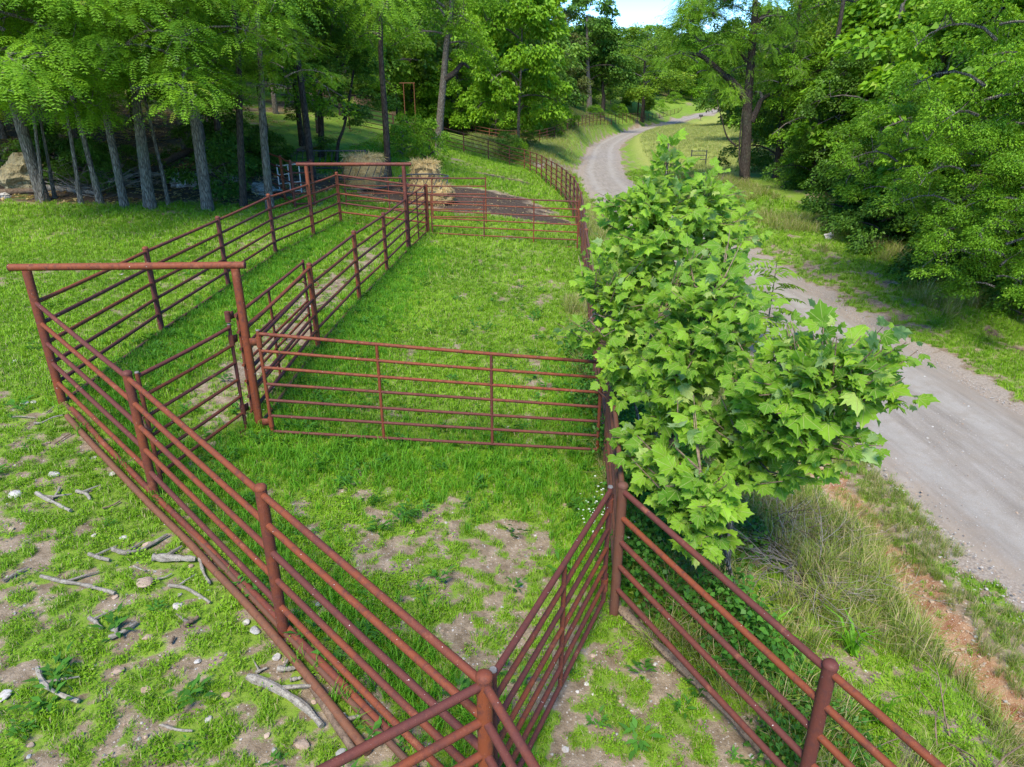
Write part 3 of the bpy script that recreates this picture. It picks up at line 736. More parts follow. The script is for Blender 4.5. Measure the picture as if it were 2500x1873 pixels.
ztree('hickory_tree', [r2(365, 1065), r2(345, 700), r2(320, 350), r2(315, 60)], 31, .15, 'walC', 5.2, 1.3, 'tall slender dark trunk standing beside the large hay bale feeder', rz=2.5, bark='bark_dark')
t13 = ztree('oak_tree', [r2(668, 915), r2(672, 750), r2(695, 480), r2(715, 250), r2(740, 60)], 50, .30, 'elmA', 6.2, 1.1, 'grey trunk on bare stony slope with one crooked limb reaching right', rz=.7)
lb, lp = pixpath([r2(705, 475), r2(760, 440), r2(810, 385), r2(850, 410)], 50)
obj('limb', trunk_mesh([(lb[0] - t13.location.x + p[0], p[1], lb[2] - t13.location.z + p[2]) for p in lp], .24, .07, 7, 'bark_dark', 1), t13)
ztree('maple_tree', [r2(1143, 868), r2(1145, 740), r2(1150, 620), r2(1160, 400)], 66, .17, 'mapleB', 2.6, 1.15, 'slim straight trunk with big bright leafy crown beside the bend of the fence', top=11, rz=1.1, csz=1.4)
ztree('dark_tree', [r2(1565, 690), r2(1570, 600), r2(1560, 400)], 132, .6, 'farC', 5, 1.3, 'large dark tree with pale thick trunk behind the far fence', top=16, rz=1.0)
ztree('dark_tree', [r2(1645, 672), r2(1655, 600), r2(1650, 500)], 136, .45, 'farC', 4, 1.15, 'second dark tree, forked black trunk, behind the far fence', top=16, rz=3.0, bark='bark_dark')
ztree('locust_tree', [r2(1887, 700), r2(1895, 620), r2(1900, 450)], 172, .5, 'limeA', 5.0, 2.3, 'broad yellow green tree standing over the far fence beside the road', top=13, rz=2.0, bark='bark_dark', csz=1.6)
t18 = ztree('walnut_tree', [r3(533, 1115), r3(545, 850), r3(555, 620), r3(575, 350), r3(597, 90), r3(600, 0)], 43.5, .33, 'elmB', 11.5, 1.2, 'big dark trunk right of the road at the meadow edge, taller than all around it', rz=.4, bark='bark_dark', top=18)
def limb(tr, pts, y, r0, r1_, mat='bark_dark', name='limb', y1=None):
    b, p = pixpath(pts, y, y1)
    return obj(name, trunk_mesh([(b[0] - tr.location.x + q[0], b[1] - tr.location.y + q[1], b[2] - tr.location.z + q[2]) for q in p], r0, r1_, 7, mat, 1), tr)
limb(t18, [r3(535, 590), r3(470, 500), r3(400, 440), r3(290, 345), r3(230, 325), r3(140, 310)], 43.5, .25, .07)
limb(t18, [r3(575, 730), r3(610, 660), r3(645, 590), r3(740, 545)], 43.5, .22, .08)
limb(t18, [r3(640, 600), r3(632, 560), r3(600, 550)], 43.5, .10, .05, 'bark')
limb(t18, [r3(600, 180), r3(625, 120), r3(700, 60)], 43.5, .2, .08)
limb(t18, [r3(550, 370), r3(510, 310), r3(455, 280)], 43.5, .16, .05)
limb(t18, [r3(490, 880), r3(430, 820), r3(395, 700), r3(370, 600)], 43.0, .06, .02, name='vine')
limb(t18, [r3(545, 1080), r3(508, 1000), r3(505, 860), r3(520, 700), r3(525, 640)], 43.1, .07, .03, name='vine')
def extra_crown(tr, px, py, y, crown, s, rz=0, sz=None):
    z = pixz(py, y); d = y * math.cos(PT) - (z - 4.66) * math.sin(PT); x = (px - 1250) / 1650 * d
    for i, nm in ((0, 'crown'), (1, 'branches')):
        obj(nm, CR[crown][i], tr, (x - tr.location.x, y - tr.location.y, z - tr.location.z), (0, 0, rz), (s, s, sz or s))
for (px, py, c, s) in ((1700, 195, 'walC', 1.0), (1735, 140, 'elmB', .75), (1680, 75, 'walC', 1.2), (1760, 60, 'walC', 1.2), (1900, 215, 'walC', .8), (1850, 70, 'walC', 1.3), (1775, 250, 'walC', .8)):
    extra_crown(t18, px, py, 43.5 + random.uniform(-1, 2), c, s, random.uniform(0, 6))

# ---- low boughs overhanging the left edge of the lawn
for (x, y, c, s, cz, lab) in ((-15.5, 19.6, 'walA', 1.0, 3.5, 'large walnut at the far left whose feathery boughs hang low over the lawn'),
                         (-19.5, 21.5, 'walB', 1.1, 3.1, 'leafy walnut behind the yellow boulder at the far left edge'),
                         (-11.8, 24.0, 'elmB', 1.0, 4.2, 'dense elm filling the gap behind the two thick grey trunks')):
    tree('walnut_tree' if c != 'elmB' else 'elm_tree', x, y + 3.4, 13, .2, c, cz, s, lab)
def bough_crown(tr, x, y, z, crown, s, rz, sz=None):
    for i, nm in ((0, 'crown'), (1, 'branches')): obj(nm, CR[crown][i], tr, (x - tr.location.x, y - tr.location.y, z - tr.location.z), (0, 0, rz), (s, s, sz or s))
edge_trees = [o for o in COL.objects if o.name.startswith(('walnut_tree', 'thin_tree')) and o.parent is None and o.location.y < 27]
random.seed(9)
for (px, y, z, c, s) in ((60, 18.6, 4.6, 'walC', 1.15), (190, 19.0, 4.4, 'walC', 1.25), (330, 19.2, 4.7, 'walC', 1.2), (455, 19.6, 4.6, 'walC', 1.05), (120, 20.0, 6.2, 'walB', .9), (300, 20.2, 6.6, 'walB', .85), (10, 19.0, 5.6, 'walB', .8), (430, 20.4, 6.0, 'walC', .7), (520, 21.4, 4.9, 'walC', .45), (700, 21.8, 5.0, 'walC', .6)):
    d = y * math.cos(PT) - (z - 4.66) * math.sin(PT); x = (px - 1250) / 1650 * d
    tr = min(edge_trees, key=lambda o: (o.location.x - x) ** 2 + (o.location.y - y) ** 2)
    bough_crown(tr, x, y, z + .05, c, s, random.uniform(0, 6.28), s * .75)
# ---- deeper wood: rows of trees up the hill
_ones = 'first second third fourth fifth sixth seventh eighth ninth tenth eleventh twelfth thirteenth fourteenth fifteenth sixteenth seventeenth eighteenth nineteenth'.split()
def ordinal(n):
    if n < 20: return _ones[n - 1]
    t, u = divmod(n, 10); T = ['twenty', 'thirty', 'forty', 'fifty', 'sixty', 'seventy'][t - 2]
    return T[:-1] + 'ieth' if u == 0 else T + '-' + _ones[u - 1]
ROWS = []
kinds = [('farA', 'oak_tree'), ('farB', 'elm_tree'), ('farC', 'dark_tree'), ('dullA', 'grey_green_tree'), ('oakA', 'oak_tree'), ('elmA', 'elm_tree')]
G_L = 'trees filling the wood on the left hillside'
random.seed(21)
def fill(n, xr, yr, group, label, near=('oakA', 'walB', 'elmA', 'oakB', 'dullA'), sep=3.4, ok=None, cz=(2.4, 4.5), hs=(.85, 1.15), place=[]):
    k = 0; tries = 0
    while k < n and tries < n * 30:
        tries += 1; x = random.uniform(*xr); y = random.uniform(*yr)
        if ok and not ok(x, y): continue
        if any((x - a) ** 2 + (y - b) ** 2 < sep * sep for a, b in place): continue
        place.append((x, y)); far = y > 62
        c = random.choice(('farA', 'farB', 'farC', 'farA', 'dullA') if far else near); s = random.uniform(*hs) * (1.1 if far else 1)
        nm = {'oakA': 'oak_tree', 'walB': 'walnut_tree', 'walA': 'walnut_tree', 'elmA': 'elm_tree', 'elmB': 'elm_tree', 'oakB': 'dark_tree', 'dullA': 'grey_green_tree', 'farA': 'oak_tree', 'farB': 'elm_tree', 'farC': 'dark_tree', 'cedar': 'cedar_tree', 'limeA': 'locust_tree', 'maple': 'maple_tree', 'mapleB': 'maple_tree'}[c]
        ROWS.append((tree(nm, x, y, 12 * s, random.uniform(.10, .19), c, random.uniform(*cz), s, label, group=group, bark=random.choice(('bark', 'bark_dark'))), label)); k += 1
fill(26, (-34, -8), (26.5, 40), G_L, 'in the front rows of the left wood', ok=lambda x, y: x < -9 - (y - 27) * .12, near=('oakA', 'walB', 'elmA', 'oakB', 'oakB', 'dullA'))
fill(22, (-46, -9), (40, 62), G_L, 'in the middle rows of the left wood', ok=lambda x, y: x < -10 - (y - 40) * .15, sep=4.2)
fill(26, (-75, -10), (63, 110), G_L, 'high on the hill behind the left wood', sep=6, cz=(2, 4), hs=(1, 1.35))
G_C = 'trees behind the far fence in the middle distance'
fill(20, (-16, 4), (88, 125), G_C, 'massed behind the bright maples and far fence', sep=5.5, cz=(1.2, 2.6), hs=(.9, 1.25), ok=lambda x, y: x < 4 - (100 - y) * .2)
fill(34, (-30, 60), (128, 190), G_C, 'in the dense stand above the distant fence', sep=6.5, cz=(1, 2.5), hs=(.8, 1.08), ok=lambda x, y: x < 8 + (y - 128) * .45)
# distant hill wood across the end of the road
G_H = 'trees on the hill at the end of the road'
fill(60, (-60, 130), (195, 300), G_H, 'on the hill behind the far road end', sep=8, cz=(1, 2.5), hs=(.9, 1.2), ok=lambda x, y: road_d([x], [y])[0][0] > 13 and not (x > 40 + (y - 195) * .2 and y < 240))
fill(16, (38, 95), (150, 192), 'trees behind the yellow meadow', 'beyond the yellow meadow', sep=6, cz=(.6, 1.5), hs=(1.0, 1.3), ok=lambda x, y: road_d([x], [y])[0][0] > 15 and x > 46 + (y - 150) * .5)
fill(22, (48, 120), (242, 300), 'trees on the slope above the far fork', 'on the slope above the far fork', sep=7.5, cz=(.3, 1), hs=(1.1, 1.5), ok=lambda x, y: road_d([x], [y])[0][0] > 7)
# front row of the centre: brighter and nearer trees
tree('maple_tree', *[at(1120, 84), 84], 9, .14, 'maple', 1.0, 1.0, 'bright leafy maple thicket directly behind the fence, left of the slim straight trunk', bark='bark_dark')
tree('maple_tree', *[at(1010, 86), 86], 10, .16, 'maple', 1.2, 1.15, 'bright maple behind the fence, seen left of the crooked-limbed trunk', bark='bark_dark')
tree('maple_tree', *[at(1210, 86), 86], 9, .14, 'maple', .6, .9, 'small bright maple behind the fence, just left of the tall slim trunk', bark='bark_dark')
tree('grey_green_tree', *[at(1150, 96), 96], 15, .3, 'dullA', 5, 1.5, 'tall grey green tree rising over the bright maples in the centre', bark='bark_dark')
tree('grey_green_tree', *[at(1235, 100), 100], 15, .3, 'dullA', 6, 1.5, 'second tall grey green tree, above the slim trunk with leafy crown', bark='bark_dark')
tree('cedar_tree', *[at(1360, 118), 118], 17, .3, 'cedar', 3, 1.6, 'brownish cedar between the grey green trees and the dark pair', bark='bark_dark')
tree('oak_tree', *[at(1400, 140), 140], 15, .4, 'farB', 2, 1.1, 'round green treetop against the sky at the left of the blue gap', bark='bark_dark')
for i, (px, y, s) in enumerate(((1345, 92, 1.0), (1385, 98, .9), (1310, 90, .8), (1450, 128, .8), (1510, 155, .9), (1610, 205, 1.1), (1650, 235, 1.2))):
    bush('shrub', at(px, y), y + 1.5, 'bushB', s * 1.6, ordinal(i + 1) + ' green shrub, nearest first, just behind the distant pipe fence', group='shrubs along the far pipe fence')
for i, (px, y, s) in enumerate(((1050, 41, .9), (985, 39, .7), (1000, 43, .9))):
    bush('sapling', at(px, y), y, 'bushB', s, ('leafy sapling on the slope, nearest to the crooked-limbed trunk', 'small leafy sapling beside the slender dark trunk', 'taller leafy sapling between the slender dark trunk and the crooked-limbed one')[i], sz=s * 1.5)
for i, (px, y, s) in enumerate(((1240, 59, .95), (1262, 62, .8))):
    bush('shrub', at(px, y), y, ('bushC', 'bushB')[i], s, ('dark tangled bush against the outside of the fence bend', 'bright shrub beside the slim straight trunk behind the fence bend')[i])
ex = leaf = None
bush('shrub', at(1290, 70), 70, 'bushA', .9, 'grey sage-like shrub in the rough grass left of the road bend').children[0].data = mk_mesh('sage', *leaves(RNG.normal(0, .45, (1500, 3)) * np.array([1, 1, .5]) + np.array([0, 0, .5]), RNG.normal(0, 1, (1500, 3)) + np.array([0, 0, .6]), RNG.normal(0, 1, (1500, 3)), np.full(1500, .16), np.full(1500, .03)), M['sage'], False, np.repeat(RNG.random(1500) * .9, 4))

# ---- wood on the right of the road
G_R = 'trees filling the wood right of the road'
fill(14, (17.5, 26), (12, 27), G_R, 'in the nearest part of the right-hand wood', near=('elmA', 'mapleB', 'oakB', 'dullA', 'walA'), sep=3.6, cz=(1.0, 2.4), ok=lambda x, y: x > 17.2 and x < 30 and x < y * 1.0 + 9)
fill(22, (16, 44), (27, 52), G_R, 'in the middle part of the right-hand wood', near=('elmA', 'walB', 'mapleB', 'dullA', 'oakB', 'limeA'), sep=3.8, cz=(.8, 2.4), ok=lambda x, y: x > 17.6 + (y - 27) * .14)
fill(46, (20, 90), (52, 135), G_R, 'at the far side of the meadow, right-hand wood', sep=5.5, cz=(.8, 2.5), hs=(1.0, 1.35), ok=lambda x, y: x > 21 + (y - 52) * .30)
tree('elm_tree', 16.9, 17.2, 13, .30, 'elmA', 2.0, .85, 'near elm at the right frame edge with dark leaning trunk under its boughs', path=[(0, 0, -.3), (.35, .1, 1.6), (.7, .2, 3.4), (.9, .3, 7), (1, .4, 12)])
tree('elm_tree', 17.2, 23.0, 13, .25, 'elmA', 1.8, .9, 'bright elm with layered sprays reaching toward the road, right of centre of the wood')
tree('elm_tree', 17.0, 29.5, 12, .2, 'elmB', .8, .95, 'vine covered elm standing between the big dark trunk and the near elms')
for (x, y, c, s_, lab) in ((17.6, 47, 'oakB', 1.05, 'dark vine-draped tree immediately right of the big dark trunk'), (19.0, 42.5, 'elmA', 1.0, 'bright elm rising right behind the dark vine-draped tree'), (20.8, 52, 'oakA', 1.2, 'tall oak behind the vine-draped tree right of the big trunk'), (17.2, 40.0, 'oakB', .7, 'low dark tree mantled in vines below the bright elm'), (23.5, 60, 'farC', .9, 'dark tree at the far corner of the yellow meadow'), (26.5, 70, 'farB', .95, 'light green tree at the far corner of the yellow meadow')):
    tree('vine_draped_tree' if 'vine' in lab and 'behind' not in lab else 'wood_edge_tree', x, y, 12, .2, c, .2, s_, lab, bark='bark_dark')
tree('oak_tree', 18.6, 36.5, 13, .24, 'oakA', .6, .85, 'rounded leafy oak just right of the big dark trunk beyond the road')
tree('elm_tree', 16.0, 14.0, 13, .25, 'elmB', 3.0, 1.0, 'elm at the far right whose boughs hang over the verge, nearest the camera')
tree('elm_tree', at(1700,262), 262, 13, .3, 'farB', 1, 1.6, 'green tree standing at the left of the far fork of the road')
tree('elm_tree', at(1790,150), 150, 13, .3, 'farC', 1, 1.4, 'dark tree at the right of the far end of the road')
tree('oak_tree', at(1835,92), 92, 13, .3, 'farA', .3, 1.25, 'tree behind the yellow meadow seen left of the big dark trunk')
tree('dead_tree', 19.5, 30, 0, .16, None, 0, 1, 'pale dead snag with crooked bare top among the right-hand wood', path=[(0, 0, 0), (-.2, 0, 3.5), (.25, 0, 5.2), (.9, -.1, 5.7), (.6, 0, 8.0), (.2, 0, 12.5)], bark='bark')
near_elm = [o for o in COL.objects if o.get('label', '').startswith('elm at the far right')][0]
for (px, y, z, c, s, sz) in ((2330, 16.2, 1.9, 'elmB', .42, .5), (2440, 15.0, 1.3, 'elmB', .42, .5), (2180, 20, 2.6, 'elmB', .45, .5), (2380, 17, 4.2, 'elmB', .55, .55), (2520, 16.5, 2.6, 'elmA', .45, .5)):
    sz = s
    d = y * math.cos(PT) - (z - 4.66) * math.sin(PT); bough_crown(near_elm, (px - 1250) / 1650 * d, y, z - .6, c, s, px, sz)
random.seed(15)
for i in range(26):
    y = random.uniform(12, 34); x = float(np.interp(y, [9, 15, 22, 30, 42], [14.9, 14.8, 14.8, 15.6, 18.0])) + random.uniform(0, 5)
    ROWS.append((bush('shrub', x, y, random.choice(('bushC', 'bushA', 'bushC')), random.uniform(.8, 1.3), 'x', group='understorey shrubs in the right-hand wood'), 'deeper under the right-hand wood'))
random.seed(5)
for i in range(34):
    y = random.uniform(9, 42); x = np.interp(y, [9, 15, 22, 30, 42], [13.9, 13.8, 13.6, 14.4, 17.0]) + random.uniform(-.3, 1.4)
    ROWS.append((bush('shrub', float(x), y, random.choice(('bushA', 'bushB', 'bushC', 'bushC')), random.uniform(.6, 1.15), 'x', group='shrubs along the foot of the right-hand wood'), 'at the foot of the right-hand wood'))
for i in range(16):
    x = random.uniform(-26, -8.6); y = random.uniform(24.5, 34)
    ROWS.append((bush('shrub', x, y, random.choice(('bushA', 'bushC', 'bushC')), random.uniform(.55, .95), 'x', group='understorey shrubs in the left wood'), 'in the shade under the left wood'))
_by = {}
for o, where in ROWS: _by.setdefault((o.name.split('.')[0], where), []).append(o)
for (nm, where), L in _by.items():
    L.sort(key=lambda o: o.location.x / o.location.y)
    for i, o in enumerate(L): o['label'] = (ordinal(i + 1) + ' ' if len(L) > 1 else 'only ') + ('leafy ' if nm != 'grey_green_tree' else '') + nm.replace('_', ' ') + (' from the left ' if len(L) > 1 else ' ') + where

# ------------------------------------------------------------------ pipe fences, portals and gates
RP, RR_ = 0.048, 0.0275        # post and rail radius
HP = 1.5
LV = [1.45, 1.17, 0.90, 0.62, 0.34]
def V3(p, dz=0): return (p[0], p[1], p[2] + dz)
def lift(p): return (p[0], p[1], p[2])
def post_obj(parent, p, h=HP, r=RP, cap=True, seg=14, org=(0, 0, 0), mat='rust'):
    me = MB().tube([(0, 0, -.4), (0, 0, h)], r, seg).mesh('post', M[mat])
    o = obj('post', me, parent, (p[0] - org[0], p[1] - org[1], p[2] - org[2]))
    if cap:
        rr = r * 1.08
        c = MB().tube([(0, 0, 0), (0, 0, .018), (0, 0, .034), (0, 0, .043)], [rr, rr, rr * .75, rr * .3], seg).mesh('cap', M[mat])
        obj('cap', c, o, (0, 0, h - .004))
    return o
def rail_obj(parent, a, b, r=RR_, seg=10, org=(0, 0, 0), mat='rust', name='rail', sag=0.0):
    a = np.array(a, float) - org; b = np.array(b, float) - org
    pts = [a + (b - a) * t for t in (0, .25, .5, .75, 1)]
    for i, t in enumerate((0, .25, .5, .75, 1)): pts[i] = pts[i] + np.array([0, 0, -sag * 4 * t * (1 - t)])
    return obj(name, MB().tube([tuple(p - a) for p in pts], r, seg).mesh(name, M[mat]), parent, tuple(a))
def fence(name, pts, label, caps=None, ground_rail=True, levels=LV, posts=None, cat='fence'):
    o0 = pts[0]; e = obj(name, None, loc=o0, label=label, cat=cat)
    for i, p in enumerate(pts):
        if posts is None or posts[i]: post_obj(e, p, org=o0)
    for a, b in zip(pts[:-1], pts[1:]):
        for k, l in enumerate(levels):
            rail_obj(e, V3(a, l), V3(b, l), org=o0, mat='rust', sag=random.uniform(-.004, .012))
        if ground_rail: rail_obj(e, V3(a, .045), V3(b, .045), org=o0, mat='rust_old', sag=.0)
    return e
Pp = {k: v for k, v in POST.items()}
fence('pipe_fence', [Pp['PL'], Pp['A1'], Pp['A2'], Pp['A3']], 'near rusty pipe fence running from the near portal down to the bottom corner post', posts=[0, 1, 1, 1])
fence('pipe_fence', [Pp['PL'], Pp['L1'], Pp['L2'], Pp['L3'], Pp['L4'], Pp['L5']], 'left outer rusty pipe fence between the near portal and the far corner', posts=[0, 1, 1, 1, 0, 1])
fence('pipe_fence', [Pp['PR'], Pp['R2'], Pp['R3'], Pp['R4'], Pp['R5']], 'middle rusty pipe fence joining the two portals, between alley and grassy pen', posts=[0, 1, 1, 1, 0])
fence('pipe_fence', [Pp['L5'], Pp['R6']], 'short back pipe fence closing the far end of the alley', posts=[0, 1])
# two runs leaving the bottom corner post toward the camera
A3 = Pp['A3']
fence('pipe_fence', [A3, (-1.55, 1.96, .18), (-3.3, .7, .3)], 'pipe fence leaving the bottom corner post toward the lower left', posts=[0, 1, 1], ground_rail=False)
fence('pipe_fence', [A3, (.62, 1.55, .0), (1.5, 0.0, -.05)], 'pipe fence leaving the bottom corner post toward the bottom of the view', posts=[0, 1, 1], ground_rail=False)
dB = np.array(BL[0]) - np.array(BL[1])
Bn = tuple(np.array(BL[0]) + dB * .99 + np.array([0, 0, .02])); Bn2 = tuple(np.array(Bn) + dB)
fence('pipe_fence', [BL[1], BL[0], Bn, Bn2], 'front right pipe fence running to the lower right corner above the bank', posts=[0, 1, 1, 1], ground_rail=False)
# long right-hand fence: posts along a curve, rails are long bent pipes
def long_fence(name, pts, label, lv, seg, rp, rr, org):
    e = obj(name, None, loc=org, label=label, cat='fence')
    me = MB().tube([(0, 0, -.4), (0, 0, HP)], rp, seg).mesh('post', M['rust_shaded'])
    capm = MB().tube([(0, 0, 0), (0, 0, .018), (0, 0, .034), (0, 0, .043)], [rp * 1.08, rp * 1.08, rp * .8, rp * .3], seg).mesh('cap', M['rust_shaded'])
    for p in pts:
        q = obj('post', me, e, (p[0] - org[0], p[1] - org[1], p[2] - org[2]))
        if p[1] < 30: obj('cap', capm, q, (0, 0, HP - .004))
    for l in lv:
        r = MB().tube([(p[0] - org[0], p[1] - org[1], p[2] - org[2] + l) for p in _catmull(np.array(pts), 3)], rr, max(6, seg - 2)).mesh('rail', M['rust_shaded'])
        obj('rail', r, e)
    return e
long_fence('pipe_fence', BL[1:], 'long right pipe fence curving from the gate post past the sycamore to the far slope', [1.45, 1.17, .9, .62, .34], 12, RP, RR_, BL[1])
long_fence('pipe_fence', F2, 'distant pipe fence running along the slope above the road to the far bend', [1.45, 1.1, .75, .4], 8, .055, .035, F2[0])

def portal(a, b, za, zb, label, org, over=.28, over2=.2):
    e = obj('pipe_portal', None, loc=a, label=label, cat='gateway')
    for p, zt in ((a, za), (b, zb)):
        obj('post', MB().tube([(0, 0, -.4), (0, 0, zt - p[2])], .055, 16).mesh('post', M['rust']), e, tuple(np.array(p) - np.array(a)))
    d = norm(np.array([b[0] - a[0], b[1] - a[1], zb - za])); A = np.array((a[0], a[1], za + .04)) - d * over - np.array(a); B = np.array((b[0], b[1], zb + .04)) + d * over2 - np.array(a)
    obj('crossbar', MB().tube([A, A + (B - A) * .5, B], .046, 16).mesh('crossbar', M['rust']), e)
    for q, s in ((A, -1), (B, 1)):
        obj('end_cap', MB().tube([q, q + d * s * .012, q + d * s * .02], [.048, .045, .025], 16).mesh('end_cap', M['rust']), e)
    return e
portal(Pp['PL'], Pp['PR'], 2.74, 2.76, 'near portal of two posts and a crossbar at the mouth of the alley', None, .2, .12)
portal(Pp['L4'], Pp['R5'], 3.15, 3.15, 'far portal of two posts and a crossbar over the end of the alley', None, .25, .2)

def gate(a, b, hgt, label, rails=7, stiles=(0, .333, .667, 1), r=.021, rs=.024, bot=None, name='pipe_gate', mat='rust', hinge=None, chain=None, caps=True, toprad=.024):
    """a, b: top corners (world); hgt gate height"""
    a = np.array(a, float); b = np.array(b, float); hb = hgt if bot is None else bot
    e = obj(name, None, loc=tuple(a), label=label, cat='gate')
    for s in stiles:
        p = (b - a) * s; h = hgt + (hb - hgt) * s; edge = s in (0, 1)
        rr = rs if edge else r
        q = obj('stile', MB().tube([(0, 0, -h - (.02 if edge else -.01)), (0, 0, .045 if edge else -.01)], rr, 10).mesh('stile', M[mat]), e, tuple(p))
        if edge and caps: obj('cap', MB().tube([(0, 0, 0), (0, 0, .012)], [rr * 1.06, rr * .9], 10).mesh('cap', M['capgrey' if mat == 'rust' else mat]), q, (0, 0, .042))
    for k in range(rails):
        f = k / (rails - 1)
        A = np.array([0, 0, -hgt * f]); B = (b - a) + np.array([0, 0, -hb * f])
        rail_obj(e, A, B, toprad if k == 0 else r, 9, mat=mat, sag=random.uniform(0, .012))
    for (f, s) in (hinge or []):
        # hinge sleeve and plate
        p = (b - a) * s + np.array([0, 0, -hgt * f])
        h = obj('hinge', MB().tube([(0, 0, -.07), (0, 0, .07)], rs * 1.5, 12).mesh('hinge', M[mat]), e, tuple(p))
        d = norm((a - b) if s == 0 else (b - a)); 
        obj('plate', MB().box((d[0] * .07, d[1] * .07, 0), .10, .012, .10, math.atan2(d[1], d[0])).mesh('plate', M[mat], False), h)
    if chain:
        p = (b - a) * chain[1] + np.array([0, 0, -hgt * chain[0]]); pts = []
        rad_ = .075; tx, ty = chain[2], chain[3]; L_ = math.hypot(tx, ty); ux, uy = tx / L_, ty / L_
        for i in range(17):
            t = i / 16 * 2 * math.pi
            pts.append((p[0] + ux * (L_ / 2 + math.cos(t) * (L_ / 2 + .05)) - uy * math.sin(t) * .06, p[1] + uy * (L_ / 2 + math.cos(t) * (L_ / 2 + .05)) + ux * math.sin(t) * .06, p[2] - .03 + .03 * math.sin(2 * t) - .02 * math.cos(t)))
        mb = MB()
        for i in range(16):
            p0, p1 = np.array(pts[i]), np.array(pts[i + 1]); mb.tube([p0 - (p1 - p0) * .15, p0 + (p1 - p0) * 1.15], .009 if i % 2 else .013, 6)
        obj('chain', mb.mesh('chain', M['rust_old']), e)
    return e
gate((-3.28, 8.32, 1.95), (1.22, 8.60, 1.45), 1.40, 'wide seven-rail gate closed across the grassy pen from the near portal to the right fence', bot=1.33, hinge=[(.08, 0), (.9, 0)], chain=(.3, 1, .12, -.08))
gate((-3.68, 8.42, 2.0), (-4.10, 6.88, 1.93), 1.46, 'narrow gate swung open from the near portal toward the near fence', stiles=(0, 1), hinge=[(-.1, 0), (.12, 0), (.8, 0)], chain=(.35, 1, .1, -.1))
gate((-3.72, 8.75, 2.06), (-3.72, 11.95, 2.1), 1.42, 'low gate folded back flat along the middle fence inside the alley', stiles=(.02, .42, 1), chain=(.25, 1, .2, -.05), caps=False)
gate((.90, 5.36, 1.40), (-.115, 3.13, 1.46), 1.24, 'gate between the right fence post and the bottom corner post, seen edge-on', stiles=(0, .49, 1), hinge=[(.12, 0), (.85, 0)])
gate((-2.56, 21.95, 2.09), (2.08, 21.6, 1.93), 1.42, 'wide gate across the far end of the grassy pen', stiles=(0, .36, .70, 1), bot=1.42, caps=False)
gate((-2.97, 19.75, 2.30), (-2.74, 21.9, 2.38), 1.42, 'narrow gate between the far portal and the back corner post', stiles=(0, .5, 1), caps=False)
gate((-5.75, 24.1, 2.42), (-.90, 23.9, 2.41), 1.55, 'long freestanding pipe panel standing behind the back fence beside the hay', stiles=(0, .31, .62, 1), caps=False, rails=7)
# holding corral behind the left fence
y0 = 24.5
cor = []
for px, yy in ((660, 25.5), (697, 24.4), (721, 23.4), (770, 23.9)):
    x = at(px, yy); cor.append((x, yy, gz(x, yy)))
fence('pipe_fence', cor, 'small dark pipe corral standing behind the far left corner, beside the silver gate', levels=[1.45, 1.12, .8, .45, .12], ground_rail=False)
xs0, xs1 = at(683, 26.3), at(737, 26.0)
gate((xs0, 26.3, pixz(406, 26.3)), (xs1, 26.0, pixz(400, 26)), 1.25, 'silver galvanised gate leaning in the small corral at the wood edge', mat='galv', name='steel_gate', rails=5, stiles=(0, .5, 1))
# small rusty frame far up the slope
xf = at(990, 75); zf = pixz(248, 75)
e = obj('pipe_portal', None, loc=(xf, 75, gz(xf, 75)), label='small distant rusty pipe portal among the trees on the slope', cat='gateway')
hz = pixz(203, 75) - gz(xf, 75); wf = 25 / 1650 * 70
obj('post', MB().tube([(0, 0, -.3), (0, 0, hz)], .04, 8).mesh('post', M['rust_shaded']), e); obj('post', MB().tube([(wf, 0, -.3), (wf, 0, hz)], .04, 8).mesh('post', M['rust_shaded']), e)
obj('crossbar', MB().tube([(-.4, 0, hz), (wf + .1, 0, hz)], .04, 8).mesh('crossbar', M['rust_shaded']), e)
# dark rails beyond the road, seen through the sycamore top
mx = at(1697, 62); e = obj('pipe_fence', None, loc=(mx, 62, gz(mx, 62)), label='short dark fence panel at the meadow edge behind the sycamore top', cat='fence')
for h in (.5, .85, 1.2): obj('rail', MB().tube([(-.4, 0, h), (.9, 0, h)], .035, 6).mesh('rail', M['darksteel']), e)
for x_ in (-.4, .9): obj('post', MB().tube([(x_, 0, -.3), (x_, 0, 1.3)], .05, 6).mesh('post', M['darksteel']), e)
# mailbox and marker at the far fork
mx, my = at(1710, 196), 196
e = obj('mailbox', None, loc=(mx, my, gz(mx, my)), label='small dark mailbox on a post at the far fork of the road', cat='mailbox')
obj('post', MB().tube([(0, 0, -.2), (0, 0, 1.2)], .07, 6).mesh('post', M['brownwood']), e); obj('box', MB().box((0, 0, 1.4), .9, .6, .55).mesh('box', M['darksteel'], False), e)

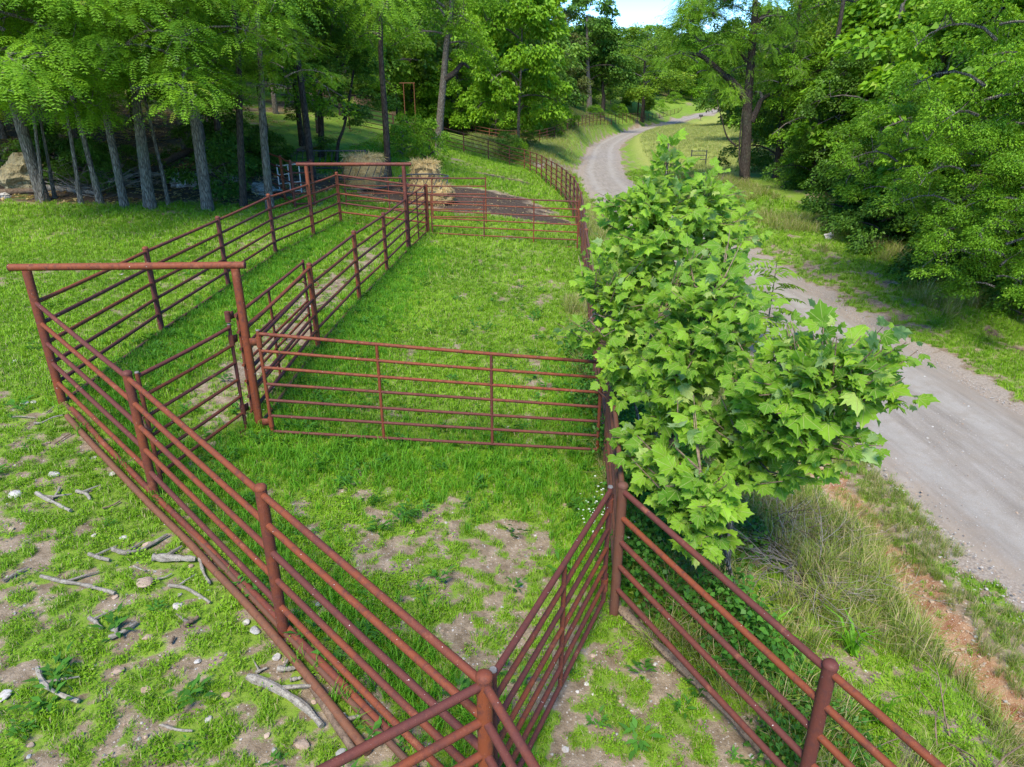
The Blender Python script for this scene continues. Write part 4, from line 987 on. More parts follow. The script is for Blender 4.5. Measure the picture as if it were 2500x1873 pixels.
# loose pipes and poles on the ground
def ground_line(name, pix, r, mat, label, cat, off=0.0, n=16, group=None, taper=1.0, knots=False, lift_=None):
    P = [hit(*p) for p in pix]; arr = np.array(P)
    C = _catmull(arr, max(2, n // max(1, len(arr) - 1))) if len(arr) > 2 else np.array([arr[0] + (arr[1] - arr[0]) * k / n for k in range(n + 1)])
    if lift_ is None: C[:, 2] = terrain(C[:, 0], C[:, 1]) + r * .8 + off
    else: C[:, 2] = np.linspace(C[0, 2], C[-1, 2], len(C)) + r + off
    o = C[0].copy(); m = len(C)
    rs = [r * (1 - (1 - taper) * i / (m - 1)) * (random.uniform(.72, 1.3) if knots else 1) for i in range(m)]
    me = MB().tube([tuple(c - o) for c in C], rs, 10 if not knots else 7).mesh(name, M[mat])
    return obj(name, me, None, tuple(o), label=label, cat=cat, group=group), C
ground_line('loose_pipe', [(167, 1027), (327, 1199), (520, 1400), (700, 1600), (900, 1850)], .036, 'rust_old', 'outer of two long rusty pipes lying on the ground along the near fence', 'pipe', .02)
ground_line('loose_pipe', [(178, 1008), (350, 1190), (545, 1385), (745, 1590), (950, 1800)], .033, 'rust', 'inner of two long rusty pipes lying on the ground along the near fence', 'pipe', .03)
ground_line('loose_pipe', [(745, 1655), (800, 1745), (875, 1858)], .03, 'brownwood', 'short dark pole lying on the ground at the bottom, beside the long pipes', 'pole', .0)
ground_line('wooden_pole', [(1510, 1502), (1600, 1590), (1700, 1690), (1790, 1780), (1880, 1880)], .045, 'brownwood', 'weathered wooden pole lying under the front right fence', 'pole', .05, taper=.8, knots=True)

# ------------------------------------------------------------------ sticks and stones on the turf
def z4(x, y): return (x / 2.458, 600 + y / 2.458)
def z7(x, y): return (x / 2.458, 1199 + y / 2.458)
def z8(x, y): return (800 + x / 2.458, 1199 + y / 2.458)
random.seed(3)
sticks = [
    ([z7(225, 35), z7(320, 85), z7(430, 140)], .032, 'thick straight grey stick near the left edge, below the white stone'),
    ([z7(465, 25), z7(520, 35), z7(548, 75)], .026, 'short bent grey stick right of the thick straight one'),
    ([z7(620, 120), z7(680, 100), z7(725, 75)], .014, 'thin brown twig near the outer loose pipe, upper part of the turf'),
    ([z7(685, 375), z7(760, 392), z7(880, 365), z7(1010, 285)], .028, 'curved forked grey branch just left of the long pipes'),
    ([z7(540, 405), z7(600, 425), z7(665, 440)], .026, 'rough grey stick left of the curved forked branch'),
    ([z7(925, 425), z7(1050, 435), z7(1180, 440)], .05, 'thick split piece of pale wood touching the long pipes'),
    ([z7(1200, 405), z7(1222, 500), z7(1265, 575)], .022, 'crooked grey stick lying against the outer long pipe'),
    ([z7(25, 560), z7(100, 515), z7(175, 480)], .02, 'straight grey stick at the left frame edge'),
    ([z7(250, 530), z7(400, 565), z7(540, 600), z7(695, 635)], .028, 'longest pale bare stick lying across the turf at left'),
    ([z7(1015, 585), z7(1120, 605), z7(1265, 690)], .022, 'grey stick with a knot lying right of the flat tan stone'),
    ([z7(935, 550), z7(990, 540), z7(1035, 515)], .014, 'thin twig touching the flat tan stone'),
    ([z7(540, 785), z7(580, 815), z7(615, 845)], .026, 'short grey stick end left of the small grey stone'),
    ([z7(660, 910), z7(740, 880), z7(825, 820)], .03, 'knobbly grey stick in the middle of the lower left turf'),
    ([z7(1110, 840), z7(1195, 775)], .03, 'short flat brown board scrap between stick and long pipes'),
    ([z7(1030, 940), z7(1050, 890)], .018, 'tiny brown stub right of the pinkish stone'),
    ([z7(235, 1090), z7(270, 1180), z7(350, 1245), z7(480, 1290)], .028, 'curved bow shaped grey stick in the lower left'),
    ([z7(980, 1435), z7(1070, 1455), z7(1160, 1460)], .016, 'flat pale sliver of wood near the bottom left'),
    ([z7(1490, 1150), z7(1600, 1190), z7(1740, 1260), z7(1850, 1350), z7(1935, 1440)], .042, 'largest crooked grey branch lying beside the long pipes near the bottom'),
    ([z7(810, 475), z7(850, 490), z7(880, 500)], .014, 'small twig above the flat tan stone'),
    ([z7(1540, 1110), z7(1605, 1080)], .016, 'short stub above the largest crooked branch'),
    ([z7(1670, 1100), z7(1725, 1090), z7(1780, 1092)], .03, 'grey wood chunk tucked under the long pipes'),
    ([z7(1745, 1165), z7(1810, 1140)], .022, 'lower grey wood stub tucked under the long pipes'),
    ([z4(70, 1045), z4(140, 1042), z4(215, 1050)], .014, 'thin pale stick left of the near portal post, farther one'),
    ([z4(210, 1080), z4(260, 1075), z4(320, 1050), z4(380, 1035)], .018, 'thin pale stick just below the near portal post'),
    ([z4(280, 1020), z4(335, 975)], .013, 'tiny twig at the foot of the near portal post'),
    ([z4(330, 1205), z4(380, 1170), z4(430, 1140)], .012, 'thin brown twig above the loose pipe ends'),
    ([z4(315, 1535), z4(345, 1510), z4(365, 1465)], .02, 'small forked twig right of the white stone'),
    ([z7(2060, 1370), z7(2085, 1430), z7(2110, 1480)], .035, 'grey wood splinter near the bottom beside the short dark pole'),
    ([(1083, 612), (1105, 630), (1120, 644)], .02, 'thin fallen stick on the grass inside the far end of the pen'),
]
for pix, r, lab in sticks:
    r *= .78
    o, C = ground_line('stick', pix, r, 'brownwood' if ('brown' in lab) else 'deadwood', lab, 'stick', .02, n=10, knots=True, taper=.65, group=None)
    if 'fork' in lab or 'knot' in lab or 'largest' in lab or r > .02:
        k = len(C) // 3; p = C[k]; d = C[k + 1] - C[k - 1]; nrm = np.array([-d[1], d[0], 0]); nrm = nrm / np.linalg.norm(nrm)
        me = MB().tube([tuple(p - C[0]), tuple(p - C[0] + nrm * .10 + d * .5), tuple(p - C[0] + nrm * .2 + d * 1.1)], [r * .7, r * .5, r * .25], 6).mesh('twig', M['deadwood'])
        obj('twig', me, o)

def rock_mesh(seed, sub=2, mat='stonewhite', rough=.35, flat=.6, ang=True):
    import bmesh
    rng = np.random.default_rng(seed); bm = bmesh.new(); bmesh.ops.create_icosphere(bm, subdivisions=sub, radius=1)
    A = rng.normal(0, 1, (7, 3)); A /= np.linalg.norm(A, axis=1)[:, None]; c = rng.uniform(.55, .85, 7)
    for v in bm.verts:
        p = np.array(v.co)
        for a, q in zip(A, c):
            d = p @ a
            if d > q: p = p - a * (d - q) * .92
        p = p * (1 + rough * .3 * (rng.random() - .5)); p[2] *= flat; v.co = p
    me = bpy.data.meshes.new('rock'); bm.to_mesh(me); bm.free(); me.materials.append(M[mat]); return me
RM = {(k, s): rock_mesh(10 * s + len(k), 2, k, .3, (.55, .4, .7)[s]) for k in ('stonewhite', 'stonetan', 'stonegrey') for s in range(3)}
stones = [(z7, 95, 35, 65, 'w', 'large white stone at the left edge above the thick straight stick'), (z7, 565, 275, 28, 'w', 'small white stone left of the smaller pair above the curved branch'), (z7, 745, 290, 42, 'w', 'white stone above the curved forked branch'),
          (z7, 885, 340, 60, 't', 'tan stone resting behind the curved forked branch'), (z7, 870, 570, 115, 't', 'largest flat tan stone on the turf at left'), (z7, 1070, 705, 60, 'w', 'square white stone right below the flat tan stone'),
          (z7, 1080, 635, 30, 'w', 'small white stone just above the square white stone'), (z7, 1145, 460, 35, 't', 'tan stone under the split piece of wood'), (z7, 890, 895, 62, 't', 'pinkish flat stone right of the knobbly stick'),
          (z7, 690, 835, 45, 'g', 'grey stone above the knobbly stick'), (z7, 1190, 1035, 40, 'w', 'pale stone left of the loose pipes, alone on the turf'), (z7, 715, 1105, 70, 't', 'pink stone above the pale triangular one'),
          (z7, 880, 1210, 52, 't', 'pale pink triangular stone in the lower left'), (z7, 1480, 800, 52, 'w', 'upper pale stone tucked against the outer long pipe'), (z7, 1535, 845, 70, 'g', 'lower grey oblong stone against the outer long pipe'),
          (z7, 1660, 1005, 52, 'w', 'white stone under the long pipes above the wood chunk'), (z7, 1265, 1220, 30, 't', 'small pinkish stone left of the largest branch'), (z7, 1360, 1240, 45, 't', 'tan stone left of the largest crooked branch'),
          (z7, 185, 1535, 42, 't', 'tan stone in the bottom left corner grass'), (z7, 30, 1245, 80, 'w', 'white rock cut by the left frame edge'), (z7, 880, 1495, 30, 't', 'small yellowish stone near the bottom left'),
          (z7, 1250, 1375, 45, 'w', 'flat cream stone near the pale sliver of wood'), (z7, 1815, 1540, 95, 't', 'broad half buried tan rock near the bottom'), (z7, 1885, 1275, 40, 't', 'tan stone just right of the largest branch'),
          (z7, 2050, 1600, 75, 'g', 'grey chunk beside the bottom left fence run'), (z7, 1605, 1480, 40, 't', 'pinkish stone below the largest branch'), (z7, 1915, 690, 45, 'w', 'cream stone inside the near pen beside the fence'),
          (z7, 70, 235, 35, 't', 'small tan stone near the left frame edge'), (z4, 90, 705, 35, 'w', 'white stone on the lawn left of the near portal'), (z4, 150, 955, 45, 'w', 'left of two white stones at the foot of the near portal'),
          (z4, 205, 950, 30, 'w', 'right of two white stones at the foot of the near portal'), (z4, 330, 1385, 55, 'w', 'bright white stone above the forked twig'), (z4, 290, 1190, 26, 't', 'little tan stone beside the thin brown twig'),
          (z4, 565, 1280, 35, 'g', 'grey stone beside the loose pipes, farther one'), (z4, 680, 1375, 48, 'w', 'pale long stone leaning on the loose pipes'), (z4, 540, 1480, 30, 't', 'brownish stone beside the short bent stick'),
          (z8, 505, 255, 42, 't', 'single pinkish stone on the grass in the middle of the near pen'), (z4, 730, 180, 28, 'w', 'white stone on the lawn behind the near crossbar')]
for f, x, y, s, k, lab in stones:
    p = hit(*f(x, y)); dist = math.hypot(p[0], p[1], p[2] - 4.66); r = s / 2.458 / 1650 * dist * .5 * 1.0
    o = obj('stone', RM[({'w': 'stonewhite', 't': 'stonetan', 'g': 'stonegrey'}[k], random.randrange(3))], None, (p[0], p[1], p[2] + r * .3), (random.uniform(-.2, .2), random.uniform(-.2, .2), random.uniform(0, 6)), (r, r * random.uniform(.75, 1), r * .8), label=lab, cat='stone')
# boulders
def boulder(px, py, w, h, mat, lab, seed):
    p = hit(px, py); d = math.hypot(p[0], p[1]); s = w / 1650 * d / 2
    me = rock_mesh(seed, 4, mat, .06, 1.0)
    co = np.empty(len(me.vertices) * 3, np.float32); me.vertices.foreach_get('co', co); co = co.reshape(-1, 3)
    f1 = fbm(co[:, 0] * 1.3 + co[:, 2] + seed * 7, co[:, 1] * 1.3 - co[:, 2] * .7, 1.6, 4); f2 = np.abs(vnoise(co[:, 0] + seed, co[:, 2] * 4 + co[:, 1], 1.4) - .5)
    lay = .07 * np.sin(co[:, 2] * 13 + 4 * f1)
    co *= (1 + .75 * (f1 - .5) - .35 * f2 + lay)[:, None]; me.vertices.foreach_set('co', co.ravel()); me.update()
    obj('boulder', me, None, (p[0], p[1] + s * .6, p[2] + s * h / w * .7), (0, 0, seed), (s * 1.1, s, s * h / w * 1.3), label=lab, cat='boulder')
boulder(50, 470, 82, 72, 'boulder', 'big yellow layered boulder at the left edge of the wood', 3)
boulder(448, 458, 62, 36, 'boulderg', 'large grey white boulder between the trunks behind the lawn', 4)
boulder(572, 445, 40, 26, 'boulderg', 'pale boulder behind the straight dark trunk', 5)
boulder(640, 475, 60, 24, 'stonegrey', 'flat grey rock at the foot of the ivy clad trunk', 6)
boulder(506, 486, 34, 16, 'stonetan', 'small tan rock at the foot of the tall leaning walnut', 7)
boulder(2026, 586, 24, 16, 'stonewhite', 'white stone on the verge right of the road', 8)
boulder(8, 485, 22, 10, 'stonewhite', 'white rock at the left frame edge near the yellow boulder', 9)
# logs in the wood
def log(pix, r, lab, lift_=0.0, mat='deadwood'):
    P = [hit(*p) for p in pix]; arr = np.array(P); C = _catmull(arr, 5) if len(arr) > 2 else np.array([arr[0] + (arr[1] - arr[0]) * k / 6 for k in range(7)])
    C[:, 2] += r * .7; C[:, 2] += np.linspace(0, lift_, len(C)); o = C[0].copy()
    obj('fallen_log', MB().tube([tuple(c - o) for c in C], [r * random.uniform(.85, 1.1) * (1 - .4 * i / len(C)) for i in range(len(C))], 9).mesh('fallen_log', M[mat]), None, tuple(o), label=lab, cat='log')
log([(0, 478), (60, 474), (110, 472)], .13, 'dark log lying in front of the yellow boulder', mat='brownwood')
log([(100, 462), (170, 470), (235, 478)], .12, 'grey log between the boulder and the dark medium trunk')
log([(370, 425), (430, 400), (510, 372)], .16, 'long fallen trunk sloping up behind the two thick trunks', .3, 'brownwood')
log([(300, 410), (350, 430), (420, 440)], .1, 'broken log behind the leaning grey walnut', .1)
log([(600, 468), (560, 460), (510, 455)], .07, 'thin log beside the grey white boulder', .1)
log([(0, 400), (35, 372), (70, 385)], .16, 'curved pale log in the shade at the left frame edge', .2)
log([(700, 395), (740, 372), (800, 380)], .1, 'dark log on the slope behind the corral', .2, 'brownwood')

# ------------------------------------------------------------------ hay bales and feeders
def straw_mb(n, c, r, h, seed, L=.35):
    rng = np.random.default_rng(seed); a = rng.uniform(0, 6.28, n); zz = rng.uniform(0, h, n)
    top = rng.random(n) < .35; rr = np.where(top, np.sqrt(rng.random(n)) * r, r); zz = np.where(top, h, zz)
    P = np.stack([c[0] + rr * np.cos(a), c[1] + rr * np.sin(a), c[2] + zz], -1)
    D = np.stack([np.cos(a) * .5, np.sin(a) * .5, -.9 + 0 * a], -1) + rng.normal(0, .5, (n, 3)); D[top, 2] = rng.normal(.1, .3, top.sum())
    return leaves(P, D, rng.normal(0, 1, (n, 3)), rng.uniform(.4, 1, n) * L, np.full(n, .018), 0)
def lump(r, h, seed, seg=28, lay=8, mat='hay', slump=.22):
    rng = np.random.default_rng(seed); V, F = [], []
    for j in range(lay):
        t = j / (lay - 1); z = h * min(1, t * 1.15); rr = r * (1 + slump * (1 - t) - .35 * max(0, t - .6) / .4)
        for k in range(seg):
            a = 2 * math.pi * k / seg; q = rr * (1 + .22 * (vnoise(k * .7 + seed, j * 1.0, 1) - .5) * 2)
            V.append((q * math.cos(a), q * math.sin(a), z * (1 + .05 * (rng.random() - .5))))
    for j in range(lay - 1):
        for k in range(seg): k2 = (k + 1) % seg; F.append((j * seg + k, j * seg + k2, (j + 1) * seg + k2, (j + 1) * seg + k))
    V.append((0, 0, h * 1.04)); n = len(V) - 1
    for k in range(seg): F.append(((lay - 1) * seg + k, (lay - 1) * seg + (k + 1) % seg, n))
    return mk_mesh('hay_body', V, F, M[mat], True)
def bale(x, y, r, h, lab, seed, hollow=None):
    z = gz(x, y); e = obj('hay_bale', None, loc=(x, y, z), label=lab, cat='hay bale')
    obj('hay_body', lump(r, h, seed), e)
    V, F = straw_mb(1500, (0, 0, 0), r * 1.02, h, seed); o = obj('loose_straw', mk_mesh('loose_straw', V, F, M['straw'], False, np.repeat(np.random.default_rng(seed).random(len(F)) * .9, 4)), e, kind='stuff')
    if hollow:
        a = hollow; V = []; 
        me = MB().add([(-.35, -.03, -.18), (.33, -.03, -.2), (.36, -.03, .12), (0, -.03, .2), (-.36, -.03, .14), (0, .05, 0)], [(0, 1, 5), (1, 2, 5), (2, 3, 5), (3, 4, 5), (4, 0, 5)]).mesh('hollow', M['haydark'], False)
        obj('hollow', me, e, (r * 1.03 * math.cos(a), r * 1.03 * math.sin(a) - .02, h * .68), (0, 0, a + math.pi / 2))
def feeder(x, y, r, h, lab, n=22, slant=.25, skirt=False):
    z = gz(x, y); e = obj('hay_feeder', None, loc=(x, y, z), label=lab, cat='hay feeder')
    def ring(zz, rr, tr):
        pts = [(rr * math.cos(i / 32 * 2 * math.pi), rr * math.sin(i / 32 * 2 * math.pi), zz) for i in range(33)]
        return MB().tube(pts, tr, 7, False).mesh('ring', M['darksteel'])
    obj('ring', ring(.06, r, .028), e); obj('ring', ring(h * .45, r, .022), e); obj('ring', ring(h, r * 1.04, .028), e)
    for k in range(n):
        a = 2 * math.pi * k / n; b = a + slant
        obj('bar', MB().tube([(r * math.cos(a), r * math.sin(a), h * .45), (r * 1.04 * math.cos(b), r * 1.04 * math.sin(b), h)], .016, 6).mesh('bar', M['darksteel']), e)
    if skirt:
      sheet = []; F = []
      for i in range(33):
        a = i / 32 * 2 * math.pi; sheet += [(r * math.cos(a), r * math.sin(a), .05), (r * math.cos(a), r * math.sin(a), h * .43)]
      for i in range(32): F.append((2 * i, 2 * i + 2, 2 * i + 3, 2 * i + 1))
      obj('skirt', mk_mesh('skirt', sheet, F, M['rust_old'], True), e)
bx = at(893, 28.6); bale(bx, 28.6, .74, 1.2, 'large slumped hay bale inside the dark feeder, behind the far portal', 1)
feeder(bx - .1, 28.3, 1.02, .95, 'dark steel ring feeder round the large hay bale', 20)
bx = at(1040, 29.2); bale(bx, 29.2, .52, 1.1, 'upright round hay bale with a dark hollow in its front', 2, hollow=-1.55)
bx = at(1056, 26.9); bale(bx, 26.9, .70, .6, 'low broken hay pile in the front feeder beside the mud', 3)
feeder(bx - .3, 26.9, .9, .9, 'front steel ring feeder holding the low hay pile', 16, .3)
# dark trough rack left of the large bale
tx = at(800, 30.5); tz = gz(tx, 30.5); e = obj('hay_rack', None, loc=(tx, 30.5, tz), label='dark slatted hay rack on the ground left of the large hay bale', cat='hay rack')
for h in (.25, .95): obj('rail', MB().tube([(-1.6, 0, h), (1.7, 0, h)], .035, 7).mesh('rail', M['darksteel']), e)
for i in range(14): obj('bar', MB().tube([(-1.6 + i * .25, 0, .25), (-1.45 + i * .25, 0, .95)], .018, 6).mesh('bar', M['darksteel']), e)
for q in (-1.6, 1.7): obj('leg', MB().tube([(q, 0, -.2), (q, 0, 1.0)], .04, 7).mesh('leg', M['darksteel']), e)

# ------------------------------------------------------------------ foreground sycamore with large lobed leaves
def syc_template():
    pts = [(0, .03), (.12, -.07), (.27, -.02), (.34, .09), (.52, .14), (.40, .25), (.40, .34), (.54, .50), (.39, .52), (.33, .62), (.22, .60), (.20, .74), (.10, .80), (0, 1.0)]
    L = pts + [(-x, y) for x, y in reversed(pts[1:-1])]
    V = [(x, y) for x, y in L]; c = len(V); V.append((0, .38))
    F = [(i, (i + 1) % c, c) for i in range(c)]
    return np.array(V, float), np.array(F)
SV, SF = syc_template()
def syc_mesh(seed, curl=.35):
    rng = np.random.default_rng(seed); x, y = SV[:, 0] * rng.uniform(.9, 1.1), SV[:, 1]
    z = -curl * (x ** 2) * 1.1 - curl * .55 * (y - .3) ** 2 + .07 * np.sin(x * 9 + rng.random() * 6) * y + rng.normal(0, .018, len(x)); z[-1] -= .045
    V = np.stack([x, y, z], -1); uv = np.stack([SV[:, 0] * .8 + .5, SV[:, 1] * .85 + .08], -1)
    return V, uv
syc_var = []
for k in range(12):
    V, uv = syc_mesh(k, (.15, .5, .9, 1.4)[k % 4]); t = [.15, .3, .4, .5, .6, .7, .8, .45, .55, .35, .65, .97][k]
    syc_var.append((V, uv, t))
syc_me = [mk_mesh('leaf', V, SF, M['syc'], True, np.full(len(V), t), uv) for V, uv, t in syc_var]
def rotm(d, n):
    d = d / np.linalg.norm(d); s = np.cross(d, n); s /= np.linalg.norm(s) + 1e-9; u = np.cross(s, d); return np.stack([s, d, u], 1)
def px3(px, py, y):
    z = pixz(py, y); d = y * math.cos(PT) - (z - 4.66) * math.sin(PT); return np.array([(px - 1250) / 1650 * d, y, z])
def sycamore(name, base, stems, lobes, label, nobj, seed, size=(.07, .225), dens=1.2):
    rng = np.random.default_rng(seed); z0 = gz(*base); org = np.array([base[0], base[1], z0]); e = obj(name, None, loc=tuple(org), label=label, cat='tree')
    tips = []
    for st in stems:
        p = [org + np.array(st[0])] + [px3(*q) for q in st[1]]
        C = _catmull(np.array(p), 5) - org; n = len(C)
        obj('stem', MB().tube([tuple(c) for c in C], [st[2] * (1 - .8 * i / n) for i in range(n)], 8).mesh('stem', M['bark']), e)
        tips.append(C)
    allC = np.concatenate(tips)
    P, D, N_, S_ = [], [], [], []; br = MB()
    for (px, py, y, rx, ry, rz, n) in lobes:
        c = px3(px, py, y) - org; n = int(n * dens)
        # twigs of the lobe, leaves sit along and at the ends of them
        nt = max(4, n // 13)
        for t in range(nt):
            u = rng.normal(0, 1, 3); u /= np.linalg.norm(u); q = c + u * np.array([rx, ry, rz]) * rng.uniform(.55, 1.05)
            d0 = np.linalg.norm(allC - q, axis=1) + np.where(allC[:, 2] > q[2], .6, 0); a = allC[np.argmin(d0)]
            if np.linalg.norm(a - q) > 1.3: a = q + (a - q) / np.linalg.norm(a - q) * 1.3
            mid = (a + q) / 2 + np.array([0, 0, -.08]) + rng.normal(0, .05, 3)
            br.tube([a, mid, q], [.011, .008, .004], 4, False)
            tw = norm(q - a)
            for k in range(13):
                f = rng.uniform(.35, 1.08); b = (1 - f) ** 2 * a + 2 * f * (1 - f) * mid + f * f * q if f < 1 else q
                o_ = rng.normal(0, 1, 3); o_[2] *= .6; dd = tw * .6 + o_ * .7; dd[2] -= .25
                P.append(b + norm(o_) * rng.uniform(.03, .12)); D.append(dd)
                N_.append(norm(np.array([0, -.45, 1.0]) + rng.normal(0, .55, 3))); S_.append((size[0] + (size[1] - size[0]) * rng.random() ** 1.5) * (1.0 if f < .85 else .7))
    P, D, N_, S_ = map(np.array, (P, D, N_, S_))
    cp = np.array([0, 0, 4.66]) - org; dist = np.linalg.norm(P - cp, axis=1); show = S_ / dist
    outer = np.zeros(len(P)); 
    for (px, py, y, rx, ry, rz, n) in lobes:
        c = px3(px, py, y) - org; rel = (P - c) / np.array([rx, ry, rz]); outer = np.maximum(outer, -(rel[:, 1]) * .6 + rel[:, 2] * .5)
    order = np.argsort(-(show * (1 + .5 * np.clip(outer, 0, 1.5))))
    big = set(order[:nobj].tolist()); VV, UU, TT, FF = [], [], [], []; nv = 0
    from mathutils import Matrix
    for i in range(len(P)):
        k = rng.integers(0, 12)
        if k == 11 and rng.random() < .5: k = 5
        R = rotm(D[i], N_[i])
        if i in big:
            m = Matrix([[*(R[0] * S_[i]), P[i][0]], [*(R[1] * S_[i]), P[i][1]], [*(R[2] * S_[i]), P[i][2]], [0, 0, 0, 1]])
            o = bpy.data.objects.new('leaf', syc_me[k]); COL.objects.link(o); o.parent = e; o.matrix_local = m
        else:
            V, uv, t = syc_var[k]; VV.append(V @ R.T * S_[i] + P[i]); UU.append(uv); TT.append(np.full(len(V), np.clip(t + rng.normal(0, .1), 0, .99))); FF.append(SF + nv); nv += len(V)
    obj('foliage', mk_mesh('foliage', np.concatenate(VV), np.concatenate(FF), M['syc'], True, np.concatenate(TT), np.concatenate(UU)), e, kind='stuff')
    obj('twigs', br.mesh('twigs', M['brownwood']), e, kind='stuff')
    return e
sycamore('sycamore_tree', (2.35, 6.0),
         [((0, 0, -.1), [(1800, 1150, 5.9), (1880, 1060, 5.6), (2000, 960, 5.2)], .035), ((-.2, .3, -.1), [(1640, 1000, 6.6), (1690, 820, 6.6), (1740, 720, 6.5)], .035),
          ((.1, -.2, -.1), [(1730, 1200, 5.3), (1710, 1150, 5.2)], .022), ((-.3, .6, -.1), [(1580, 950, 7.2), (1600, 780, 7.2)], .03)],
         [(2080, 900, 5.1, .50, .45, .38, 330), (1960, 990, 5.2, .55, .5, .42, 330), (2060, 1080, 5.0, .35, .3, .22, 130), (1830, 860, 6.0, .6, .6, .5, 420), (1740, 760, 6.7, .65, .7, .6, 460),
          (1640, 900, 6.7, .5, .6, .6, 330), (1700, 1210, 5.2, .33, .35, .36, 190), (1570, 1050, 6.2, .3, .5, .45, 150), (1800, 1050, 5.8, .45, .5, .4, 200), (1760, 640, 7.2, .5, .5, .4, 220), (2150, 830, 4.9, .2, .25, .18, 50), (1850, 790, 6.0, .35, .4, .3, 90), (2010, 800, 5.5, .3, .3, .22, 90), (1900, 1130, 5.4, .35, .35, .25, 120), (1760, 960, 5.9, .5, .5, .4, 200), (1640, 1150, 5.6, .25, .3, .3, 80), (1560, 1130, 5.9, .2, .3, .3, 60), (1650, 1270, 5.2, .22, .25, .2, 60), (1720, 1310, 5.0, .18, .2, .2, 45)],
         'bushy young sycamore with big lobed leaves bulging over the bank toward the road', 300, 3)
sycamore('sycamore_tree', (2.2, 8.9),
         [((0, 0, -.1), [(1590, 700, 8.6), (1620, 500, 8.6), (1632, 350, 8.7)], .04), ((.2, .3, -.1), [(1680, 650, 8.9), (1710, 500, 8.9)], .03), ((-.2, -.3, -.1), [(1500, 780, 8.2), (1430, 790, 8.1)], .025)],
         [(1632, 415, 8.7, .15, .2, .34, 60), (1640, 470, 8.6, .5, .4, .25, 130), (1545, 490, 8.6, .4, .4, .25, 120), (1715, 475, 8.8, .3, .3, .25, 90), (1610, 540, 8.5, .75, .7, .40, 420), (1790, 520, 9.0, .25, .3, .3, 60), (1700, 560, 8.7, .55, .6, .5, 300), (1560, 620, 8.4, .75, .7, .55, 420), (1500, 720, 8.2, .45, .6, .45, 230), (1470, 500, 8.9, .28, .35, .3, 80),
          (1620, 740, 8.0, .6, .7, .5, 260), (1385, 800, 8.2, .32, .25, .14, 50), (1430, 650, 8.4, .22, .25, .25, 45), (1550, 860, 7.6, .4, .5, .5, 190), (1745, 480, 9.2, .4, .4, .35, 130), (1510, 920, 7.4, .22, .5, .45, 120), (1800, 600, 9.2, .4, .4, .3, 110)],
         'taller sycamore sapling behind it, its tip standing in front of the road bend', 260, 4, size=(.08, .22))

# climbing vines and small-leaved undergrowth at the right fence, and a compound-leaf sapling behind
def undergrowth(name, centres, n, L, W, mat, label, cat, seed, stuff=True, up=.4):
    rng = np.random.default_rng(seed); C = np.array([(c[0], c[1], gz(c[0], c[1]) + c[2]) for c in centres]); R = np.array([c[3:6] for c in centres])
    i = rng.integers(0, len(C), n); u = rng.normal(0, 1, (n, 3)); u /= np.linalg.norm(u, axis=1)[:, None]
    P = C[i] + u * R[i] * rng.uniform(.4, 1, (n, 1)); V, F = leaves(P, rng.normal(0, 1, (n, 3)) * .8 + np.array([0, -.2, -.2]), norm(np.array([0, 0, 1.0]) + rng.normal(0, up, (n, 3))), rng.uniform(.7, 1.3, n) * L, rng.uniform(.7, 1.3, n) * W)
    return obj(name, mk_mesh(name, V, F, mat, False, np.repeat(np.clip(rng.normal(.5, .22, n), 0, .99), 4)), label=label, cat=cat, kind='stuff' if stuff else None)
cs = [(1.6 + random.uniform(-.25, .7), y_, random.uniform(.1, .5), .45, .5, .38) for y_ in np.arange(4.9, 13, .42)]
undergrowth('climbing_vine', cs, 15000, .065, .05, M['vine'], 'dense small-leaved vines and undergrowth at the foot of the right fence', 'vines', 5)
cs = [(random.uniform(2.2, 3.2), y_, random.uniform(.0, .3), .45, .5, .3) for y_ in np.arange(6.3, 20, .5)]
undergrowth('undergrowth', cs, 13000, .08, .055, M['deep'], 'dark leafy undergrowth on the bank beneath the sycamores', 'undergrowth', 6)
cs = [(2.2 + random.uniform(-.3, .6), 4.3 + random.uniform(-.6, .9), .12, .3, .3, .18) for _ in range(10)]
undergrowth('undergrowth', cs, 2600, .055, .03, M['vine'], 'low small-leaved plants among the dead brush on the bank', 'undergrowth', 8)
# sumac-like sapling
sb = (at(1862, 14.5) - .1, 14.5)
sp_ = obj('sumac_sapling', None, loc=(sb[0], sb[1], gz(*sb)), label='slender sapling with paired leaflets rising behind the sycamore, right of it', cat='sapling')
P = []; D = []
for k in range(26):
    t = k / 25; P.append((.15 * math.sin(t * 3), 0, .5 + 1.7 * t)); a = k * 2.4; D.append((math.cos(a), math.sin(a) * .8, .35))
V, F, m_ = fronds(np.array(P), np.array(D), np.full(26, .62), np.random.default_rng(2), 8, .05, .17)
obj('foliage', mk_mesh('foliage', V, F, M['lime'], False, np.repeat(np.random.default_rng(1).random(len(F)) * .8, 4)), sp_)
obj('stem', MB().tube([(0, 0, -.1), (.1, 0, 1), (.1, 0, 2.2)], [.02, .015, .006], 6).mesh('stem', M['bark']), sp_)

